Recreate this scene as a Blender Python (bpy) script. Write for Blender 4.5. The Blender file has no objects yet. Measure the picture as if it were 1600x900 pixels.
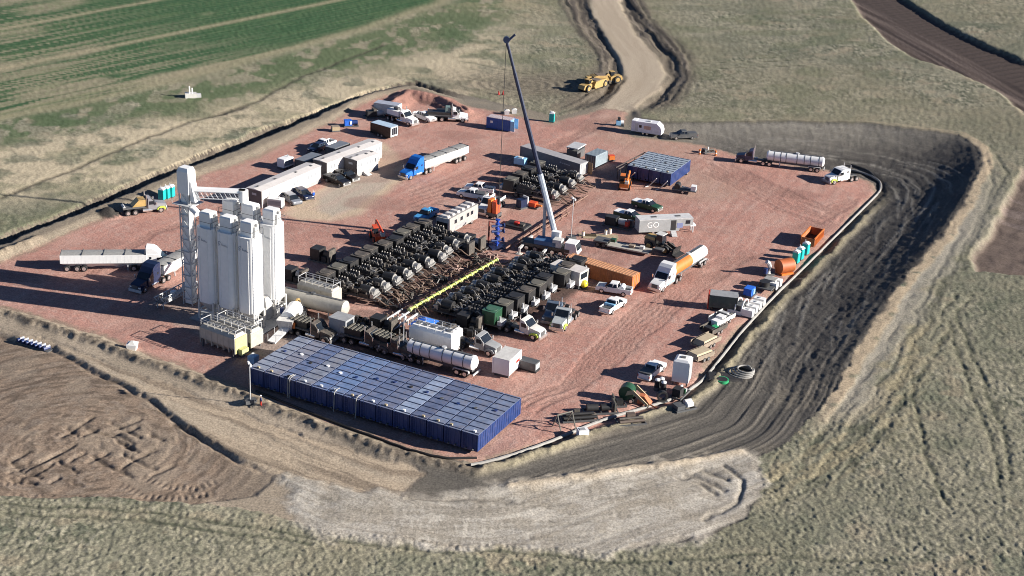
import bpy, math, random
import numpy as np
from mathutils import Matrix, Vector
R=math.radians
scene=bpy.context.scene
col=scene.collection
# ---------------------------------------------------------------- camera
F,PITCH,ROLL,CH=2322.08,0.40774,0.052193,97.176     # focal (px of a 1600 wide frame), tilt, roll, height
fw=np.array([0,math.cos(PITCH),-math.sin(PITCH)]); _r=np.array([1,0,0.]); _u=np.cross(_r,fw)
RX=math.cos(ROLL)*_r+math.sin(ROLL)*_u; UP=-math.sin(ROLL)*_r+math.cos(ROLL)*_u
CO=np.array([0,0,CH])
cam=bpy.data.cameras.new('camera'); cam.sensor_width=36; cam.lens=F/1600*36; cam.clip_start=1; cam.clip_end=20000
cob=bpy.data.objects.new('camera',cam); col.objects.link(cob)
cob.matrix_world=Matrix(((RX[0],UP[0],-fw[0],0),(RX[1],UP[1],-fw[1],0),(RX[2],UP[2],-fw[2],CH),(0,0,0,1)))
scene.camera=cob
scene.render.engine='CYCLES'; scene.cycles.use_denoising=True; scene.cycles.filter_width=1.0; scene.cycles.max_bounces=5; scene.cycles.sample_clamp_indirect=3
# ---------------------------------------------------------------- light
SAZ,SEL=R(-10),R(20.5)
sd=Vector((math.cos(SAZ)*math.cos(SEL),math.sin(SAZ)*math.cos(SEL),math.sin(SEL)))
sl=bpy.data.lights.new('sun','SUN'); sl.energy=5.0; sl.angle=R(.5); sl.color=(1,.93,.84)
so=bpy.data.objects.new('sun',sl); so.rotation_euler=sd.to_track_quat('Z','Y').to_euler(); col.objects.link(so)
w=bpy.data.worlds.new('World'); scene.world=w; w.use_nodes=True
nt=w.node_tree; sky=nt.nodes.new('ShaderNodeTexSky'); sky.sky_type='NISHITA'; sky.sun_disc=False
sky.sun_elevation=SEL; sky.sun_rotation=R(90)-SAZ; sky.altitude=1500; sky.air_density=.62; sky.dust_density=.2; sky.ozone_density=4
bg=nt.nodes['Background']; bg.inputs[1].default_value=.05; nt.links.new(sky.outputs[0],bg.inputs[0])
vs=scene.view_settings; vs.view_transform='Standard'; vs.look='None'; vs.gamma=1; vs.use_curve_mapping=False; vs.exposure=1.15
# ---------------------------------------------------------------- noise and plan geometry
def _h(ix,iy,s):
    with np.errstate(over='ignore'):
        n=(ix.astype(np.int64)*374761393+iy.astype(np.int64)*668265263+s*1442695041)&0xffffffff
        n=((n^(n>>13))*1274126177)&0xffffffff
        n=n^(n>>16)
    return (n&0xffff)/65535.
def vn(x,y,s=0):
    ix=np.floor(x);iy=np.floor(y);fx=x-ix;fy=y-iy
    fx=fx*fx*(3-2*fx);fy=fy*fy*(3-2*fy)
    a=_h(ix,iy,s);b=_h(ix+1,iy,s);c=_h(ix,iy+1,s);d=_h(ix+1,iy+1,s)
    return (a+(b-a)*fx)*(1-fy)+(c+(d-c)*fx)*fy
def fbm(x,y,s=0,o=3,g=.5):
    t=0;a=1;n=0
    for k in range(o):
        t=t+a*vn(x*2**k+17*k,y*2**k-9*k,s+k); n+=a; a*=g
    return t/n
def sst(a,b,x):
    t=np.clip((x-a)/(b-a),0,1); return t*t*(3-2*t)
def segd(P,poly,closed=True):
    """distance from points (N,2) to a polyline and, when closed, inside flag"""
    A=np.asarray(poly,float); n=len(A)
    best=np.full(len(P),1e9); ins=np.zeros(len(P),bool); arc=np.zeros(len(P)); acc=0
    for i in range(n if closed else n-1):
        a=A[i];b=A[(i+1)%n];d=b-a;L2=d@d
        if L2<1e-9: continue
        t=np.clip(((P-a)@d)/L2,0,1)
        q=P-a-t[:,None]*d
        dd=q[:,0]**2+q[:,1]**2
        m=dd<best; best=np.where(m,dd,best); arc=np.where(m,acc+t*math.sqrt(L2),arc); acc+=math.sqrt(L2)
        if closed:
            c=((a[1]>P[:,1])!=(b[1]>P[:,1]))
            if c.any():
                xx=(b[0]-a[0])*(P[:,1]-a[1])/((b[1]-a[1]) or 1e-12)+a[0]
                ins^=c&(P[:,0]<xx)
    best=np.sqrt(best)
    return best,ins,arc
def sdf(P,poly):
    d,i,_=segd(P,poly); return np.where(i,d,-d)          # positive inside
def ray(px,py):
    return fw+(px-800)/F*RX-(py-450)/F*UP
def at(px,py,z=0.):
    d=ray(px,py); t=(z-CH)/d[2]; return CO+t*d
# natural lie of the land: thin plate through a few spot heights
SPOT=np.array([(-110,225,-1.6),(-85,235,-1.2),(-58,275,-1.0),(-28,338,-.8),(12,352,-.2),(28,348,.4),(45,335,1.5),(70,332,3.0),(96,300,4.6),
 (84,262,4.7),(66,225,3.8),(52,200,2.5),(40,182,1.0),(30,172,.0),(5,158,-.8),(-40,150,-2.0),(-75,165,-2.6),(0,140,-1.8),(-55,135,-2.8),(60,145,1.8),(90,170,4.2),
 (-150,410,-1.5),(-60,430,-.5),(25,430,1.2),(40,480,2.0),(160,480,9),(130,380,8.5),(125,260,8.5),(-160,300,-2.5),(-90,520,0)],float)
def _tps(r2): return .5*r2*np.log(r2+1e-9)
_S=SPOT[:,:2]/100; _n=len(_S)
_K=_tps(((_S[:,None]-_S[None])**2).sum(2))+.003*np.eye(_n)
_Pm=np.c_[np.ones(_n),_S]; _A=np.block([[_K,_Pm],[_Pm.T,np.zeros((3,3))]])
_W=np.linalg.solve(_A,np.r_[SPOT[:,2],0,0,0])
def natural(P):
    Q=np.clip(P,[-330,60],[330,760])/100
    z=np.zeros(len(Q))
    for k in range(_n): z+=_W[k]*_tps(((Q-_S[k])**2).sum(1))
    z+=_W[_n]+Q@_W[_n+1:]
    return np.clip(z,-6,16)
def on_nat(px,py):
    z=0.
    for _ in range(12):
        p=at(px,py,z); z=.4*z+.6*float(natural(p[None,:2])[0])
    return at(px,py,z)
def flat(pts,z=0.): return np.array([at(a,b,z)[:2] for a,b in pts])
def nat(pts): return np.array([on_nat(a,b)[:2] for a,b in pts])
PAD=flat([(4,409),(80,374),(160,340),(312,275),(400,244),(434,228),(520,188),(560,163),(600,150),(640,143),(735,166),(770,172),(860,192),(925,176),(945,169),(985,176),(972,198),(985,212),
 (1100,226),(1155,243),(1290,266),(1340,275),(1366,286),(1372,298),(1362,312),(1300,372),(1262,412),(1190,480),(1125,548),(1098,592),(1062,632),(960,664),(850,692),(745,724),
 (640,706),(500,655),(395,614),(330,592),(250,562),(150,524),(60,497),(0,480),(-70,462),(-90,430)])
RIM=np.array(list(nat([(-120,400),(-60,392),(0,366),(100,331),(217,279),(400,204),(500,171),(560,147),(616,131),(650,127),(720,147),(800,165),(872,183)]))
 +list(flat([(922,169),(950,158),(990,165)]))
 +list(nat([(1005,186),(1045,192),(1200,190),(1350,192),(1420,200),(1500,211),(1530,230),(1534,258),(1512,308),(1472,370),(1402,450),(1352,530),(1292,630),(1232,690),(1180,714),
 (1195,760),(1165,810),(1095,848),(950,862),(700,850),(520,830),(400,800),(200,772),(0,763),(-130,750)])))
HOSE=[(735,728),(790,716),(860,690),(930,660),(1010,636),(1062,620),(1096,596),(1116,572),(1160,516),(1210,462),(1262,412),(1310,364),(1350,324),(1376,298),(1376,283),(1352,270),(1310,262)]
BENCH=flat([(-60,500),(0,514),(60,527),(120,548),(190,578),(270,604),(330,628),(400,654),(500,690),(640,730),(660,742),(625,772),(560,764),(500,750),(460,742),(395,725),(330,690),(290,665),(225,620),(165,590),(80,545),(0,525),(-60,512)],-.3)
BROWN=flat([(-80,514),(0,527),(80,548),(165,593),(225,623),(290,668),(330,693),(395,728),(430,745),(400,770),(300,780),(200,768),(100,764),(0,758),(-120,740)],-1.2)
PALE=flat([(440,742),(480,750),(560,768),(640,776),(740,770),(850,757),(1000,735),(1130,712),(1172,716),(1192,762),(1160,808),(1090,846),(950,858),(700,846),(520,826),(455,800)],-.7)
ROADL=[(870,205),(935,180),(985,150),(1008,120),(1004,90),(980,60),(955,30),(938,0),(930,-30),(930,-80)]
DRIVE=nat([(905,200),(940,168),(978,128),(970,104),(952,70),(925,20),(915,-60),(966,-60),(970,10),(990,50),(1030,95),(1040,115),(1030,140),(1000,164),(975,176),(965,205)])
FIELD=nat([(-400,270),(0,186),(220,141),(400,92),(560,48),(690,4),(760,-30),(600,-200),(-400,-100)])
DARKROAD=nat([(1325,-10),(1345,20),(1380,55),(1420,85),(1500,112),(1560,140),(1600,175),(1680,215),(1720,130),(1600,95),(1540,70),(1470,35),(1415,0),(1400,-15)])
PLOT=nat([(1600,262),(1570,320),(1545,365),(1515,405),(1525,422),(1600,428),(1700,430),(1720,240)])
NPAD,NRIM=len(PAD),len(RIM)
def heights(P,fine=True):
    """height of the ground and the plan fields the colours need"""
    x,y=P[:,0],P[:,1]
    wx=x+1.2*(fbm(x/4,y/4,3,2)-.5)+.35*(vn(x/.7,y/.7,5)-.5); wy=y+1.2*(fbm(x/4,y/4,7,2)-.5)+.35*(vn(x/.7,y/.7,8)-.5)
    Q=np.c_[wx,wy]
    D={}
    jx=.35*(vn(x/1.1,y/1.1,4)-.5)
    N=natural(P)
    near=(np.abs(x)<180)&(y>100)&(y<420)
    dp=np.full(len(P),200.);ip=np.zeros(len(P),bool);dr=np.full(len(P),200.);ir=np.zeros(len(P),bool);ap=np.zeros(len(P))
    if near.any():
        dp[near],ip[near],ap[near]=segd(Q[near],PAD); dr[near],ir[near],_=segd(Q[near],RIM); d1,_,_=segd(P[near],PAD); d2,_,_=segd(P[near],RIM); tt=np.full(len(P),0.); tt[near]=d1/(d1+d2+1e-6)
    else: tt=np.zeros(len(P))
    t=np.clip(dp/(dp+dr+1e-6),0,1); rt=sst(-20,0,x); t=t*(1-rt)+tt*rt
    cut=sst(.3,1.6,N)
    back=sst(300,330,y)*sst(-10,20,x)
    pc=np.interp(t,[0,.07,.14,.62,.95,1],[0,-.06,0,.50,.98,1])
    pb=np.interp(t,[0,.1,.2,1],[0,-.03,0,1])
    zc=N*(pc*(1-back)+pb*back)
    left=sst(-12,-25,x)*sst(205,225,y)
    bh=.55*np.interp(t,[0,.06,.14,.42,.5],[0,.5,1,1,0])
    zl=bh+np.interp(t,[0,.40,.47,.88,1],[0,0,2.7,2.5,1])*N
    zf=N*sst(.0,1,t)
    fill=zl*left+zf*(1-left)
    z=np.where(ip,0,np.where(ir,zc*cut+fill*(1-cut),N))
    dp0=np.full(len(P),200.)
    if near.any(): dp0[near]=d1
    D.update(dp0=dp0,pad=np.where(ip,1.,0.),dp=dp,ip=ip,ir=ir,t=t,N=N,cut=cut,left=left,back=back,ap=ap,Q=Q)
    def m(name,poly,soft=.5):
        lo=poly.min(0)-6;hi=poly.max(0)+6
        k=(x>lo[0])&(x<hi[0])&(y>lo[1])&(y<hi[1]); o=np.zeros(len(P))
        if k.any(): o[k]=sst(-soft,soft,sdf(Q[k],poly))
        D[name]=o; return o
    bench=m('bench',BENCH,.35);brown=m('brown',BROWN,.5);pale=m('pale',PALE,3.2); pale=pale*sst(-46,-22,x+16*(fbm(x/5,y/5,35,3)-.5)); pale=D['pale']=sst(.30,.62,pale*.62+.42*fbm(x/2.2,y/1.8,33,4)-.04);drive=m('drive',DRIVE,.8)
    m('field',FIELD,1.5);dk=m('darkroad',DARKROAD,1);plot=m('plot',PLOT,1)
    # pad front berm: a rough bank of clods thrown up along the edge
    k=near&(~ip)&(dp<7)&(y<235)&(x<20)
    berm=np.zeros(len(P)); berm[k]=np.exp(-((dp[k]-1.6)/1.0)**2)*(.55+.6*fbm(x[k]/.8,y[k]/.8,21,2))
    berm*=sst(25,-5,x)
    z=z+berm*.75
    z=z-.55*brown*sst(-24,-38,x)-.15*bench
    z=z+.35*pale*fbm(x/6,y/6,31,2)
    z=z-.9*dk+.1*drive-.9*plot*sst(0,.5,plot)
    D['berm']=berm
    # ditch for the hose along the right side of the pad
    if near.any():
        hd=np.full(len(P),99.); hd[near],_,_=segd(Q[near],flat(HOSE),False)
        D['hd']=hd; z=z-.35*np.exp(-(hd/.9)**2)*(x>-5)
    else: D['hd']=np.full(len(P),99.)
    return z,D
def ground_z(px,py):
    z=0.
    for _ in range(10):
        p=at(px,py,z); z=.4*z+.6*float(heights(p[None,:2])[0][0])
    return z
def G(px,py):
    z=ground_z(px,py); p=at(px,py,z); return p
# ---------------------------------------------------------------- the ground, one fine sheet split by kind of surface
def strokes(C,z,D,mask,fine):
    idx=np.where(mask>.05)[0]; a=D['ap'][idx]; d=D['dp0'][idx]; t=D['t'][idx]
    rn=random.Random(5); a0,a1=float(a.min()),float(a.max())
    for i in range(230):
        ac=rn.uniform(a0,a1); dc=rn.uniform(1.5,17); L=rn.uniform(2.5,12); k=rn.uniform(-.05,.30); wd=rn.uniform(.14,.30)
        u=a-ac; m=np.exp(-((d-dc-k*u)/wd)**2)*np.clip(1-(u/L)**4,0,1)*mask[idx]*np.clip((.92-t)/.2,.15,1)
        if i%3: C[idx]=C[idx]*(1-m[:,None]*.7)+np.array((.25,.235,.205))*m[:,None]*.7; z[idx]+=.04*m*fine[idx]
        else: C[idx]=C[idx]*(1-m[:,None]*.6)+np.array((.045,.042,.04))*m[:,None]*.6; z[idx]-=.04*m*fine[idx]
def build_ground():
    th=np.r_[np.linspace(-1.45,-.46,40)[:-1],np.linspace(-.46,.46,840),np.linspace(.46,1.45,40)[1:]]
    s0=CH/118.; s1=CH/620.
    rr=np.r_[np.geomspace(20,118,18)[:-1],CH/np.linspace(s0,s1,860),np.geomspace(620,9000,36)[1:]]
    TH,RR=np.meshgrid(th,rr); nr,nc=TH.shape
    P=np.c_[(RR*np.sin(TH)).ravel(),(RR*np.cos(TH)).ravel()]
    x,y=P[:,0],P[:,1]
    z,D=heights(P)
    dist=RR.ravel(); fine=sst(900,500,dist)
    Q=D['Q']; ip=D['ip']; ir=D['ir']; t=D['t']; dp=D['dp']
    pad=np.where(ip,sst(0,1.2,dp),0.)
    red=np.where(ip,sst(.2,1.6,dp+1.5*(fbm(x/1.5,y/1.5,2)-.5)),0.)
    # gravel creeps a little past the edge on the right and front
    slope=np.where(ir&~ip,1.,0.)
    cutm=slope*sst(.5,1.6,D['N'])*(1-D['back'])
    C=np.zeros((len(P),3))
    def mix(c,m):
        C[:]=C*(1-m[:,None])+np.asarray(c)*m[:,None]
    n1=fbm(x/9,y/9,11,3);n2=fbm(x/2.2,y/2.2,12,3);n3=fbm(x/.55,y/.55,13,2);n4=fbm(x/35,y/35,14,2)
    # prairie: sage, dry stems, bare spots
    C[:]=(.228,.216,.155)
    mix((.150,.156,.112),sst(.45,.62,n2)*.55)
    mix((.345,.32,.235),sst(.48,.66,fbm(x/.8,y/.9,15,3))*.85)
    mix((.085,.094,.068),sst(.52,.68,fbm(x/.5,y/.6,16,2))*.75)
    mix((.070,.080,.056),sst(.60,.82,vn(x/.42,y/.7,44)*.65+.35*n2)*.85); mix((.42,.39,.29),sst(.60,.85,vn(x/.4,y/.65,45)*.65+.35*n2)*.75)
    mix((.31,.285,.21),sst(.52,.66,fbm(x/7,y/6,101,4))*.5); mix((.135,.15,.105),sst(.54,.68,fbm(x/10,y/7,102,4))*.55); mix((.33,.27,.19),sst(.62,.74,fbm(x/4,y/3.5,103,3))*.5)
    mix((.24,.225,.165),sst(.42,.62,fbm(x/22,y/16,19,3))*.45)
    mix((.12,.128,.088),sst(.5,.66,fbm(x/17,y/12,20,3))*.4)
    mix((.26,.235,.165),sst(.54,.72,n1)*.35)
    mix((.255,.225,.15),sst(.52,.66,n4)*.3*sst(240,330,y))
    rimd=np.full(len(P),99.);kk=(np.abs(x)<140)&(y<380); rimd[kk]=segd(Q[kk],RIM[16:31],False)[0]
    calm=1-np.exp(-(rimd/5)**2)*sst(.8,2,D['N'])*sst(300,250,y)
    tuft=fbm(x/.42,y/.5,41,2); z+=fine*calm*(1-np.where(ir,1,0))*(.085*sst(.35,.75,tuft)+.08*(vn(x/.3,y/.45,43)-.5)+.06*(n2-.5))*(1-D['darkroad'])*(1-D['plot'])*(1-D['drive'])
    grass=(1-np.where(ir,1,0))*(1-D['drive'])*(1-D['darkroad'])*(1-D['plot'])
    # dry straw band and green scrub below the crop
    fd=sdf(Q,FIELD)
    out=sst(2,-1,fd)*sst(-75,-30,fd)*sst(-5,-40,x+.25*(y-350))
    band=lambda a,b,f=4:(sst(a-f,a+f,-fd)*sst(b+f,b-f,-fd))
    ws=np.interp(x,[-130,-20],[1,2.3]); fd0=fd; fd=fd/ws; scr=band(1,13,2)*sst(.35,.5,fbm(x/3,y/5,51,3))*sst(5,-15,x)
    mix((.060,.105,.045),scr*.75)
    mix((.45,.385,.275),band(13,33,4)*sst(.32,.50,fbm(x/5,y/5,52,3))*sst(5,-15,x)*.92)
    mix((.33,.28,.185),sst(.4,.6,fbm(x/5,y/6,53,3))*np.exp(-((x+8)/22)**2-((y-452)/22)**2)*.9)
    mix((.13,.145,.085),band(0,60,6)*sst(.5,.65,fbm(x/9,y/6,54,3))*.4); fd=fd0
    # crop: drilled rows
    fm=D['field']; a0,b0=on_nat(0,108)[:2],on_nat(400,27)[:2]; dv=(b0-a0)/np.linalg.norm(b0-a0); nv=np.array([-dv[1],dv[0]])
    u=(P-a0)@dv; v=(P-a0)@nv
    green=sst(.33,.56,fbm(u/24,v/12,61,4)+.05+.30*sst(20,100,u)*sst(70,20,v))
    mix((.25,.225,.155),fm)
    rows=np.clip(.5+.4*np.sin(v*2*math.pi/2.4+3*fbm(u/30,v/30,62,2))+.7*(fbm(u/20,v/1.3,64,3)-.5),0,1)
    mix((.028,.084,.036),fm*np.clip(green*(.82+.22*rows)+.08*rows,0,1)*.95)
    mix((.27,.24,.165),fm*sst(.47,.60,fbm(u/28,v/.9,65,3))*(.75-.75*sst(10,80,u)))
    mix((.10,.15,.07),fm*sst(.55,.75,fbm(u/9,v/1.2,63,3))*.4)
    mix((.30,.265,.175),fm*np.clip(np.exp(-(v/1.3)**2)+np.exp(-((v-33)/1.2)**2)+.8*np.exp(-((v-70)/1.5)**2)+.8*np.exp(-((v+31)/1.0)**2),0,1)*.85)
    mix((.27,.245,.16),np.exp(-((fd-.5)/2.2)**2)*.75)
    z+=fine*fm*.12*rows*green
    # thin buried line west of the pad
    for pl,wd,s in (([(0,310),(120,262),(220,218),(300,190),(345,178),(400,158),(470,120),(600,70)],.55,.8),([(345,178),(380,168)],1.2,.7)):
        d,_,_=segd(Q,nat(pl),False); k=np.exp(-(d/wd)**2)*s; mix((.07,.065,.05),k); z-=.25*k
    # wheel tracks through the grass
    tr=[[(1480,500),(1515,600),(1545,680),(1562,760)],[(1494,495),(1535,590),(1568,680),(1578,750)],[(1425,560),(1430,640),(1450,720),(1480,790)],[(1380,640),(1340,680),(1255,760)],[(1330,700),(1275,760),(1200,790)],
        [(1500,360),(1460,440),(1400,560),(1350,640)],[(1512,372),(1470,460),(1420,560),(1370,650)],[(1540,250),(1555,290),(1500,400),(1440,500)],[(1555,240),(1575,270),(1540,330),(1500,420)],
        [(1270,700),(1240,740)],[(1310,690),(1270,745)],[(1350,690),(1310,750)],[(700,858),(1000,880),(1200,866),(1400,880)],[(0,786),(220,800),(480,838),(700,866)],[(0,800),(220,815),(480,850)],
        [(1060,100),(1300,92)],[(1100,108),(1300,100)],[(720,95),(840,120)],[(820,110),(900,140)],[(760,160),(840,140),(900,150)],[(720,120),(760,128),(830,128)]]
    tk=np.zeros(len(P)); tk0=np.zeros(len(P))
    for pl in tr:
        d,_,_=segd(Q,nat(pl),False); tk=np.maximum(tk,np.exp(-(d/.42)**2)*(.55+.6*n2)); tk0=np.maximum(tk0,np.exp(-(d/1.1)**2))
    for k in range(15):
        rn=random.Random(k+900); a=rn.uniform(0,1); pl=[(1175+150*a+rn.uniform(-8,8),775-30*a),(1240+150*a,725-60*a),(1310+130*a,640-50*a),(1372+110*a,545-20*a),(1415+110*a,460)][rn.choice((0,0,1)):rn.choice((3,4,5))]
        d,_,_=segd(Q,nat(pl),False); tk=np.maximum(tk,np.exp(-(d/.36)**2)*sst(.25,.6,n2)); tk0=np.maximum(tk0,np.exp(-(d/.9)**2))
    mix((.085,.09,.064),np.clip(tk*1.1,0,1)*.85*grass); z-=.11*tk*grass*fine; mix((.33,.30,.21),np.clip(tk0-tk,0,1)*.5*grass)
    # grass trampled dry beside the haul road, lower right
    w1=np.exp(-(segd(P,nat([(1210,745),(1290,725),(1370,640),(1420,520)]),False)[0]/5)**2)
    mix((.30,.26,.17),w1*sst(.45,.6,fbm((x+y)/6,(x-y)/1.2,71,2))*.8*grass)
    # shoulders of the access road: stripped dark soil in ribs
    rd,_,ra=segd(Q,nat(ROADL),False)
    sh=sst(14+5*(n4-.5),9,rd)*sst(325,338,y)*(1-D['drive'])
    rib=fbm(rd/.9,ra/16,72,2)
    mix((.125,.105,.085),sh*.92); mix((.075,.065,.056),sh*sst(.5,.62,rib)); mix((.21,.18,.145),sh*sst(.6,.72,fbm(rd/.6,ra/10,73,2))*.7)
    z+=sh*(.55*(rib-.5)-.5*np.exp(-((rd-7)/1.6)**2))*fine
    # churned ground around the earth scrapers
    ex=on_nat(880,135)[:2]; e=np.exp(-((x-ex[0])/26)**2-((y-ex[1])/13)**2)*grass
    rg=.5+.5*np.sin(np.hypot((x-ex[0]+8)/1.0,(y-ex[1])*1.3)*2.6+3*n2)
    mix((.175,.148,.115),np.clip(e*1.2,0,1)*.75); mix((.10,.09,.07),np.clip(e*1.3,0,1)*sst(.6,.9,rg)*.6); z+=e*.12*rg*fine
    # bare earth in the cut and fill
    mix((.185,.165,.135),slope)
    brn=slope*(1-cutm); mix((.36,.30,.23),slope*sst(-8,-16,x)*sst(215,205,y))
    mix((.25,.21,.16),brn*sst(.4,.6,n1)*.5)
    # ditch west: dark turned soil, bank shadow painted into its colour; pale bank top
    lf=slope*D['left']
    mix((.23,.195,.15),lf*sst(.46,.42,t)); mix((.085,.072,.06),lf*sst(.44,.5,t)); mix((.15,.128,.1),lf*sst(.62,.8,t)*sst(.35,.6,fbm(x/1.2,y/1.2,81,2)))
    cl=fbm(x/.9,y/.9,82,2); z+=lf*fine*(.30*sst(.5,.8,cl)*sst(.62,.8,t)+.1*(n3-.5))
    # right: black topsoil face with blade streaks that follow the contour
    dpp=D['dp0']; st=fbm(dpp/.8,D['ap']/45,83,3); st2=fbm(dpp/.4,D['ap']/16,84,2)
    mix((.082,.076,.070),cutm); mix((.11,.10,.088),cutm*sst(.5,.7,n1)*.6)
    z+=cutm*fine*(.10*(st-.5)+.07*(n3-.5)+.22*(fbm(x/1.7,y/1.7,90,3)-.5)+.10*(vn(x/.35,y/.4,92)-.5))
    strokes(C,z,D,np.maximum(cutm,np.where(ir&~ip,1,0)*sst(-10,5,x)*sst(205,180,y)*(1-D['pale'])),fine)
    mix((.13,.12,.105),cutm*sst(.60,.72,st2)*.6)
    so_=np.where(ir,-rimd,rimd); rimk=sst(-.5,.1,so_)*sst(2.4,1.5,so_)*sst(.8,1.8,D['N'])*sst(345,310,y)*(1-sst(300,318,y)*.7)
    mix((.45,.36,.25),rimk*sst(.15,.3,fbm(x/2,y/2,85,2)))
    o2=np.where(ir,0,1)*(1-rimk)*np.exp(-(rimd/6)**2)*sst(.8,2,D['N'])*sst(300,250,y); mix((.34,.31,.26),o2*sst(.35,.55,n1*.6+n2*.4+.35*(1-rimd/6))*.9)
    z+=rimk*.16*fbm(x/1.5,y/1.5,86,2)
    bk=slope*D['back']*sst(.4,1.2,D['N']); mix((.24,.225,.195),bk)
    gr=fbm(x/.6,y/5,87,3); mix((.15,.14,.12),bk*sst(.5,.65,gr)*.7); mix((.32,.30,.255),bk*sst(.55,.7,fbm(dp/.7,D['ap']/12,88,2))*.5); z+=bk*fine*(.16*(gr-.5)+.15*(n3-.5))
    lip=np.exp(-(np.where(ir,dp*0+rimd,rimd)/1.0)**2)*D['back']; z+=.25*lip*fbm(x/1.2,y/1.2,89,2)*fine; mix((.08,.075,.062),lip*.8)
    # front: dark ribs where the haul road bends round the pad
    fr=np.where(ir&~ip,1,0)*sst(-8,2,x)*sst(200,188,y)*sst(1.4,.6,D['N'])*(1-D['pale'])
    fr2=np.where(ir&~ip,1,0)*sst(-26,-8,x+.4*(y-170)+9*(n1-.5)+5*(n2-.5))*(1-D['pale'])*(1-D['bench'])*(1-D['brown'])*sst(215,190,y)
    fr=np.maximum(fr,fr2)
    mix((.105,.097,.086),fr*.95); z+=fr*fine*(.30*(st-.5)+.18*(st2-.5)); mix((.20,.18,.15),fr*sst(.58,.72,st2)*.8); mix((.17,.15,.12),fr*sst(.55,.7,n1)*.5)
    # sandy bench, brown graded area, pale spoil
    ln=fbm(dp/.8,D['ap']/22,91,3)
    mix((.40,.325,.24),D['bench']); mix((.225,.18,.135),D['bench']*sst(.48,.64,ln)*.85); mix((.40,.335,.255),D['bench']*sst(.5,.7,fbm(dp/1.6,D['ap']/30,92,2))*.6)
    z+=D['bench']*fine*(.16*(ln-.5)+.08*(n2-.5))
    bz=D['brown']*(1-sst(-38,-26,x+8*(n1-.5)+5*(n2-.5))*.85); c1=at(120,690,-1.5)[:2]; dd=np.hypot(x-c1[0],(y-c1[1])*1.2)
    arcs=fbm(dd/.6,np.arctan2(y-c1[1],x-c1[0])*6,93,3)
    mix((.25,.19,.142),bz); mix((.135,.105,.082),bz*sst(.48,.62,arcs)*.8); mix((.29,.235,.185),bz*sst(.52,.68,fbm(dd/.9,np.arctan2(y-c1[1],x-c1[0])*8,100,3))*.6); mix((.29,.235,.18),bz*sst(.5,.68,fbm(x/5,y/5,94,3))*.6)
    lowb=bz*sst(152,140,y+.12*(x+60)); mix((.31,.26,.21),lowb*.8)
    z+=bz*fine*(.16*(arcs-.5)+.12*(n2-.5))
    for pl,sg in (([(190,752),(225,768),(280,774),(330,768)],1),([(225,742),(262,756),(310,760),(340,750)],1),([(0,745),(40,742)],1)):
        d,_,arc=segd(P,flat(pl,-1.8),False); k=np.exp(-(d/.55)**4)*bz; lug=.5+.5*np.sin(arc*2*math.pi/.85); z+=k*fine*(.14*lug-.12); mix((.19,.15,.118),k*.7*lug)
    for i in range(34):                                   # short blade scars in the brown earth
        rn=random.Random(i*7+1); px=rn.uniform(5,330); py=rn.uniform(660,745); a=rn.choice([-.55,-.5,.55,.75,.6])+rn.uniform(-.15,.15); l=rn.uniform(12,55)
        d,_,_=segd(Q,flat([(px,py),(px+l,py+l*a*.7)],-1.6),False); k=np.exp(-(d/.32)**2)*bz; z-=.22*k*fine; mix((.12,.095,.075),k*.5)
    pz=D['pale']; mix((.42,.385,.33),pz); mix((.33,.30,.25),pz*sst(.48,.66,fbm(x/7,y/1.1,95,3))*.7); mix((.48,.445,.385),pz*sst(.5,.68,n1)*.6); swp=fbm(D['dp0']/.7,D['ap']/26,104,3); mix((.27,.24,.195),pz*sst(.52,.64,swp)*.55); mix((.49,.455,.395),pz*sst(.54,.68,fbm(D['dp0']/1.1,D['ap']/20,105,3))*.5); mix((.26,.225,.175),pz*sst(.58,.70,fbm(x/3,y/2.5,106,4))*.45)
    z+=pz*fine*(.07*(fbm(x/3,y/2,96,3)-.5)+.05*(n3-.5)+.08*(swp-.5))
    for pl in ([(500,775),(620,792),(760,795),(900,780),(1020,770)],[(520,800),(680,815),(860,815),(1010,800)],[(600,826),(760,838),(900,838),(1050,826)],[(980,770),(1060,745),(1130,735)],[(1000,812),(1100,800)]):
        for off in (0,7):
            d,_,arc=segd(P,flat([(a,b+off) for a,b in pl],-.7),False); k=np.exp(-(d/.38)**2)*pz; kc=k*np.clip(.35+.65*(np.sin(arc*2*math.pi/1.1)>0),0,1)*sst(.25,.5,n1); mix((.25,.225,.185),kc*.75); lug=.5+.5*np.sin(arc*2*math.pi/.9); k=k*sst(.35,.6,fbm(x/6,y/6,99,2)); z-=k*fine*.05
    for pl in ([(1062,752),(1085,748),(1108,762),(1128,772)],[(1075,745),(1100,742),(1135,757)],[(1090,760),(1110,775)],[(640,776),(720,783),(800,786)],[(880,742),(960,735),(1060,722)],[(1130,735),(1160,760),(1150,790),(1100,815)]):
        d,_,_=segd(Q,flat(pl,-.6),False); k=np.exp(-(d/.4)**2)*np.clip(pz+.3,0,1); mix((.20,.18,.15),k*.7); z-=.2*k*fine
    d,_,_=segd(Q,flat([(800,765),(880,752),(960,741),(1060,727),(1150,713)],-.4),False); k=np.exp(-(d/.9)**2); mix((.42,.35,.26),k*.85); z+=.45*k*fine*(.5+.8*n2)
    # pad front bank
    mix((.26,.215,.16),np.clip(D['berm']*1.3,0,1)*.8); mix((.12,.10,.08),np.clip(D['berm']*1.3,0,1)*sst(.5,.62,fbm(x/.7,y/.7,97,2))*.8)
    # dry grass bank inside the hose
    hb=np.exp(-((D['hd']-1.9)/.9)**2)*np.where(ip,0,1)*np.where(ir,1,0)*sst(-6,2,x)*sst(290,262,y); mix((.30,.265,.18),hb*.85); z+=hb*fine*(.3+.3*fbm(x/.7,y/.7,98,2))
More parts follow.
